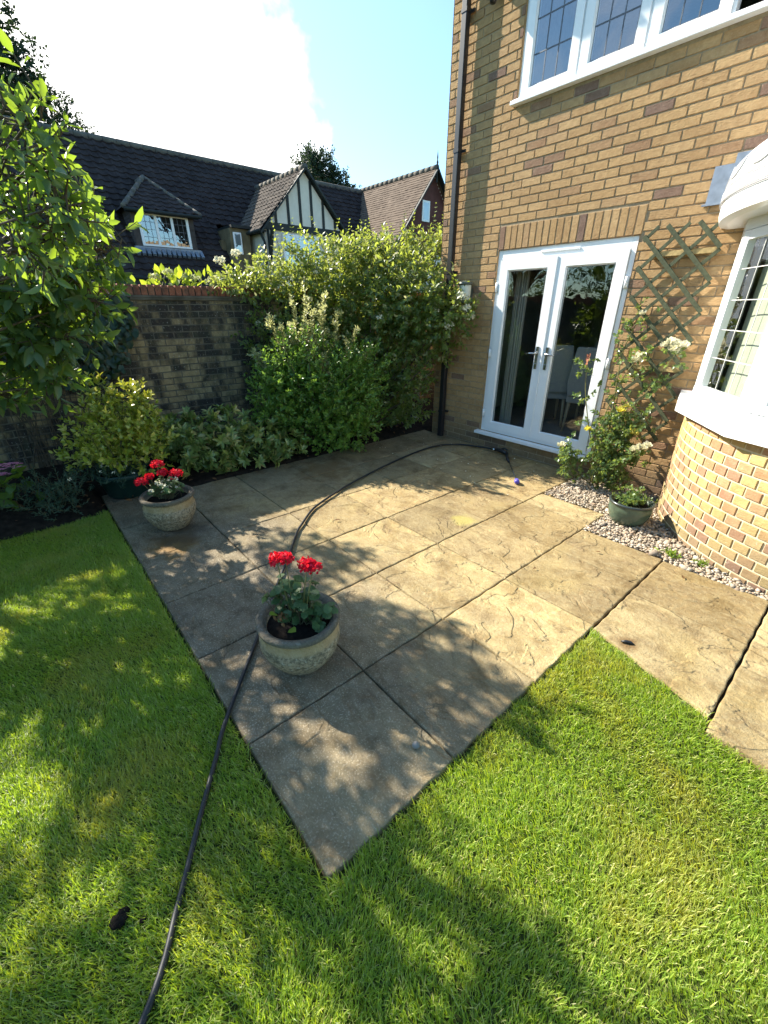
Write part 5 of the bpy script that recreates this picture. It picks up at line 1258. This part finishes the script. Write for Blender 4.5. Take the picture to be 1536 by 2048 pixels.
# trees beyond the houses
def far_tree(name, label, x, y, h, blobs, n, size, lmat=M['far_leaf'], group=None, tr_=.25):
    t = thing(name, label, 'tree', (x, y, 0), group)
    P, D, i = blob_points(blobs, n, .35, 1.0, .3, x); V, F, tw = shoots(P, D, size*1.6, 3, size, .6, .2, 1.0, .6, .1, '4'); foliage('crown', V, F, lmat, t)
    m = MB(); m.tube([(x, y, -.1), (x+.1, y, h*.5), (x, y+.1, h*.9)], [tr_, tr_*.7, tr_*.2], 8)
    for b in blobs: m.tube([(x, y, h*.35), ((x+b[0])/2, (y+b[1])/2, b[2]-.4), tuple(b[:3])], [tr_*.35, tr_*.2, .03], 6)
    m.build('trunk', M['bark'], t)
far_tree('tall_tree', 'tall dark tree rising behind the tiled house beside the viburnum', -22, -2.6, 12, [(-22, -2.6, 9.2, 2.0, 1.9, 2.4), (-22, -2.2, 11.0, 1.4, 1.2, 1.3), (-22, -1.7, 9.2, 1.3, 1.1, 1.2), (-22, -2.7, 12.6, 1.5, 1.4, 1.2), (-22, -4.0, 10.5, 1.6, 1.6, 2.6)], 3400, .19)
far_tree('feathery_tree', 'smaller feathery tree just above the dark roof ridge', -22, -.4, 9, [(-22, -.55, 8.9, .8, .7, .6), (-22, .05, 8.5, .6, .5, .45), (-22, -1.0, 9.3, .6, .6, .4), (-22, .45, 8.2, .4, .4, .35)], 420, .13)
far_tree('pine_tree', 'round dark pine crown rising behind the timber framed gable', -24, 13.6, 9.5, [(-24, 12.8, 9.2, 1.0, 1.0, .9), (-24, 13.6, 9.3, 1.0, 1.0, .85), (-24, 14.4, 8.8, 1.0, 1.0, .7), (-24, 13.2, 9.9, .5, .5, .5), (-24, 15.2, 8.4, .8, .8, .5)], 1100, .2)

# the tree whose shade dapples lawn and patio (outside the frame to the left)
def poly_sample(poly, n):
    p = np.array(poly); lo, hi = p.min(0), p.max(0); q = lo+(hi-lo)*rng.random((n, 2)); ins = np.zeros(n, bool); j = len(p)-1
    for i in range(len(p)):
        c = ((p[i, 1] > q[:, 1]) != (p[j, 1] > q[:, 1])) & (q[:, 0] < (p[j, 0]-p[i, 0])*(q[:, 1]-p[i, 1])/(p[j, 1]-p[i, 1]+1e-12)+p[i, 0]); ins ^= c; j = i
    return q[ins]
SH = [([(-.9, -5.9), (-.85, -4.35), (1.8, -4.36), (2.75, -4.35), (3.0, -4.53), (2.6, -5.3), (2.3, -5.9)], 6200, .365),
      ([(-.09, -4.19), (.41, -3.27), (1.2, -2.9), (1.65, -3.30), (2.17, -3.05), (2.80, -3.2), (2.77, -3.73), (2.75, -4.33), (1.57, -4.35), (.2, -4.35)], 5600, .395),
      ([(2.76, -4.37), (2.85, -3.85), (3.04, -3.9), (3.3, -3.86), (3.5, -4.05), (3.5, -4.7), (3.0, -4.6)], 800, .47)]
SPOTS = np.array([(.293, -4.945), (.709, -5.02), (1.196, -4.986), (.9, -5.05), (.5, -5.1), (.644, -4.535), (1.504, -4.579), (1.484, -4.784), (1.629, -4.817), (1.747, -5.137), (2.004, -4.719), (2.118, -4.391), (2.314, -4.473), (2.506, -4.479), (2.284, -4.955), (2.611, -4.737), (2.727, -4.549), (.312, -4.076), (.682, -3.753), (.55, -3.85), (.793, -4.019), (2.112, -4.173), (2.268, -4.107), (2.462, -4.055), (2.161, -3.609), (2.255, -3.551), (2.223, -3.369), (2.633, -3.717), (3.041, -4.42), (2.709, -3.307)])
SR = np.array([.16, .2, .2, .18, .2, .10, .07, .06, .08, .18, .07, .09, .10, .10, .09, .07, .09, .06, .12, .1, .08, .06, .07, .09, .05, .06, .06, .08, .14, .09])
pts = []
for poly, n, th in SH:
    q = poly_sample(poly, n); nzv = fbm(q[:, 0]*8+3, q[:, 1]*8+8, 3); q = q[nzv > th*.93]
    d = np.hypot(q[:, None, 0]-SPOTS[None, :, 0], q[:, None, 1]-SPOTS[None, :, 1])/SR[None]; q = q[(d > 1).all(1)]; pts.append(q)
q = np.concatenate(pts); n = len(q); zz = rng.uniform(2.7, 3.7, n)
P = np.stack([q[:, 0]-zz*4.15/3.2, q[:, 1]-zz*1.08/3.2, zz], -1)
ash = thing('garden_tree', 'broad leafy garden tree standing left of the lawn', 'tree', (-4.6, -7.6, 0))
V, F = leaves(P, randdir(n), randdir(n)+np.array([-.6, -.1, .5]), rng.uniform(.055, .085, n), .55, '6'); foliage('crown', V, F, M['shade_leaf'], ash)
m = MB(); m.tube([(-4.6, -7.6, -.1), (-4.55, -7.5, 1.2), (-4.5, -7.2, 2.1)], [.16, .13, .10], 12)
for k in rng.choice(n, 26, replace=False): e = P[k]; m.tube([(-4.5, -7.2, 2.1), tuple((np.array([-4.5, -7.2, 2.1])+e)/2+np.array([0, 0, .35])), tuple(e)], [.045, .02, .006], 6)
m.build('trunk', M['bark'], ash)

HG = [(x, -11.5+.4*sin(x*1.7), 1.5, .9, .8, 1.75+.35*sin(x*2.3)) for x in np.arange(-8, 14, 1.1)]
hgt = thing('garden_hedge', 'tall dark hedge closing the far side of the garden, mirrored in the door glass', 'hedge', (3, -11.5, 0))
P, D, i = blob_points(HG, 5200, .6, 1.0, .25, 8); V, F, tw = shoots(P, D, .2, 2, .17, .55, .3, 1.0, .5, .1, '4'); foliage('foliage', V, F, M['shade_leaf'], hgt)
stems('stems', (3, -11.5, 0), [(3+dx, -11.5, 2.0) for dx in (-.6, 0, .6)], M['bark'], hgt, .05)
m = MB()
for b in HG: m.tube([(b[0], b[1], -.1), (b[0], b[1], 2.2)], [.06, .02], 6)
m.build('trunks', M['bark'], hgt)

# ================================================================== THINGS ON THE GROUND
hs = smooth([(2.98, -5.25, .004), (2.695, -4.881, .006), (2.50, -4.735, .004), (2.30, -4.60, .009), (2.10, -4.462, .008), (1.954, -4.358, .016), (1.531, -3.995, .020), (1.18, -3.70, .018), (.866, -3.43, .018), (.60, -3.21, .018), (.523, -3.13, .018), (.34, -2.92, .018), (.246, -2.76, .018), (.10, -2.42, .018), (-.018, -2.069, .018), (-.15, -1.6, .018), (-.235, -1.22, .018), (-.30, -.80, .018), (-.285, -.478, .018), (-.16, -.26, .018), (.0, -.17, .02), (.18, -.135, .03), (.30, -.12, .035)], 140)
m = MB(); m.tube(hs, .0106, 10); tag(m.build('hose', M['rubber']), 'long black hose trailing from the lawn across the patio', 'hose')
ln = thing('pressure_lance', 'black pressure washer lance with a steel wand lying by the door step', 'tool', (.45, -.14, .03))
m = MB(); m.tube([(.30, -.12, .035), (.335, -.118, .036), (.36, -.118, .037)], [.014, .016, .013], 10); m.build('connector', M['steel'], ln)
m = MB(); m.tube([(.36, -.118, .037), (.42, -.12, .045), (.50, -.14, .05), (.565, -.16, .045)], [.018, .024, .026, .022], 10); m.tube([(.42, -.11, .05), (.47, -.075, .075), (.53, -.10, .07)], [.009, .008, .009], 8); m.tube([(.565, -.16, .045), (.66, -.28, .03), (.74, -.36, .024)], [.021, .017, .014], 10); m.build('handle', M['black'], ln)
m = MB(); m.tube([(.74, -.36, .024), (1.0, -.645, .021), (1.125, -.79, .020), (1.145, -.815, .020)], [.0075, .007, .007, .008], 8); m.build('wand', M['steel'], ln)
m = MB(); m.tube([(1.135, -.805, .024), (1.155, -.825, .028), (1.185, -.86, .030), (1.195, -.872, .030)], [.014, .026, .028, .022], 14); m.build('nozzle', M['purple'], ln)

def clod(x, y, r, lab):
    bm = bmesh.new()
    bmesh.ops.create_icosphere(bm, subdivisions=3, radius=r)
    for v in bm.verts:
        c_ = v.co; k_ = 1+.2*(vnoise(np.array([c_.x/r*1.7+9]), np.array([c_.y/r*1.7+c_.z/r+5]))[0]-.5)*2+.16*(vnoise(np.array([c_.x/r*5+c_.z/r*3]), np.array([c_.y/r*5]))[0]-.5)*2
        v.co = Vector((c_.x*k_, c_.y*k_*1.15, c_.z*k_*.62))
    me = bpy.data.meshes.new('soil_lump'); bm.to_mesh(me); bm.free(); me.materials.append(M['potsoil'])
    o = bpy.data.objects.new('soil_lump', me); link(o); o.location = (x, y, r*.35); tag(o, lab, 'soil')
clod(2.425, -4.884, .023, 'larger dark lump of soil lying on the shaded lawn')
clod(2.47, -4.83, .009, 'tiny dark crumb of soil beside the hose on the lawn')
m = MB(); m.tube([(2.925, -2.455, .008), (2.945, -2.44, .011), (2.965, -2.425, .009), (2.985, -2.42, .005)], [.004, .010, .009, .002], 8); tag(m.build('slug', M['black']), 'small dark slug on a brown damp stain on the path', 'slug')
m = MB(); m.lathe([(0, 0), (.014, .001), (.018, .008), (.012, .018), (0, .021)], (2.614, -3.785, .002), 12, .04); tag(m.build('pebble', M['steel_grey']), 'round grey pebble on the corner slab nearest the lawn', 'pebble')
for k, (x, y, a, sz, lab) in enumerate(((2.381, -1.604, .4, .045, 'dark curled leaf on the slab in front of the glazed pot'), (2.197, -2.189, 1.2, .035, 'small dark leaf on the slab at the patio middle'), (2.95, -1.50, 2.0, .05, 'thin brown leaf on the first path slab'), (2.169, -1.289, .2, .035, 'dark leaf scrap near the narrow slab corner'), (.62, -2.85, .9, .06, 'dark curled twig leaf on the sunlit slab near the hose bend'))):
    V, F = leaves(np.array([[x, y, .012]]), np.array([[cos(a), sin(a), .12]]), np.array([[.2, .1, 1.]]), np.array([sz]), .35); tag(tri_mesh('fallen_leaf', V, F, M['dead_leaf']), lab, 'leaf', 'fallen leaves on the paving')
n = 120; x = np.concatenate([rng.uniform(-1.0, 1.4, 70), rng.uniform(-1.9, -1.1, 50)]); y = np.concatenate([rng.uniform(-1.2, -.1, 70), rng.uniform(-4.6, -.3, 50)])
V, F = leaves(np.stack([x, y, np.where(x > -1.05, .014, .14)], -1), randdir(n)*np.array([1, 1, .15]), np.array([0, 0, 1.])+.3*rng.normal(size=(n, 3)), rng.uniform(.010, .02, n), .8, '4'); tag(tri_mesh('fallen_petals', V, F, M['cream_petal']), 'scattered pale petals on patio and bed below the climber', 'petals', kind='stuff')
n = 260; x = rng.uniform(-2.1, -.95, n); y = rng.uniform(-5.3, -.4, n)
V, F = leaves(np.stack([x, y, .06+.07*np.clip((-1.0-x)/.5, 0, 1)], -1), randdir(n)*np.array([1, 1, .25]), np.array([0, 0, 1.])+.4*rng.normal(size=(n, 3)), rng.uniform(.025, .06, n), .5, '6'); tag(tri_mesh('leaf_litter', V, F, M['dead_leaf']), 'brown dead leaves lying on the dark soil bed', 'leaves', kind='stuff')
for (x, y, lab, s) in ((2.775, -1.20, 'brighter tuft of weed at the slab corner in the gravel', 1.0), (2.97, -1.17, 'smaller weed tuft in the gravel under the bay', .8)):
    w_ = thing('weed', lab, 'weed', (x, y, 0)); k = 60
    V, F = leaves(np.array([x, y, .0])+rng.normal(size=(k, 3))*np.array([.028, .022, .004])*s, unit(rng.normal(size=(k, 3))*np.array([.8, .8, .2])+np.array([0, 0, .8])), randdir(k)+np.array([0, 0, .6]), rng.uniform(.03, .06, k)*s, .22); foliage('foliage', V, F, M['weed'], w_)
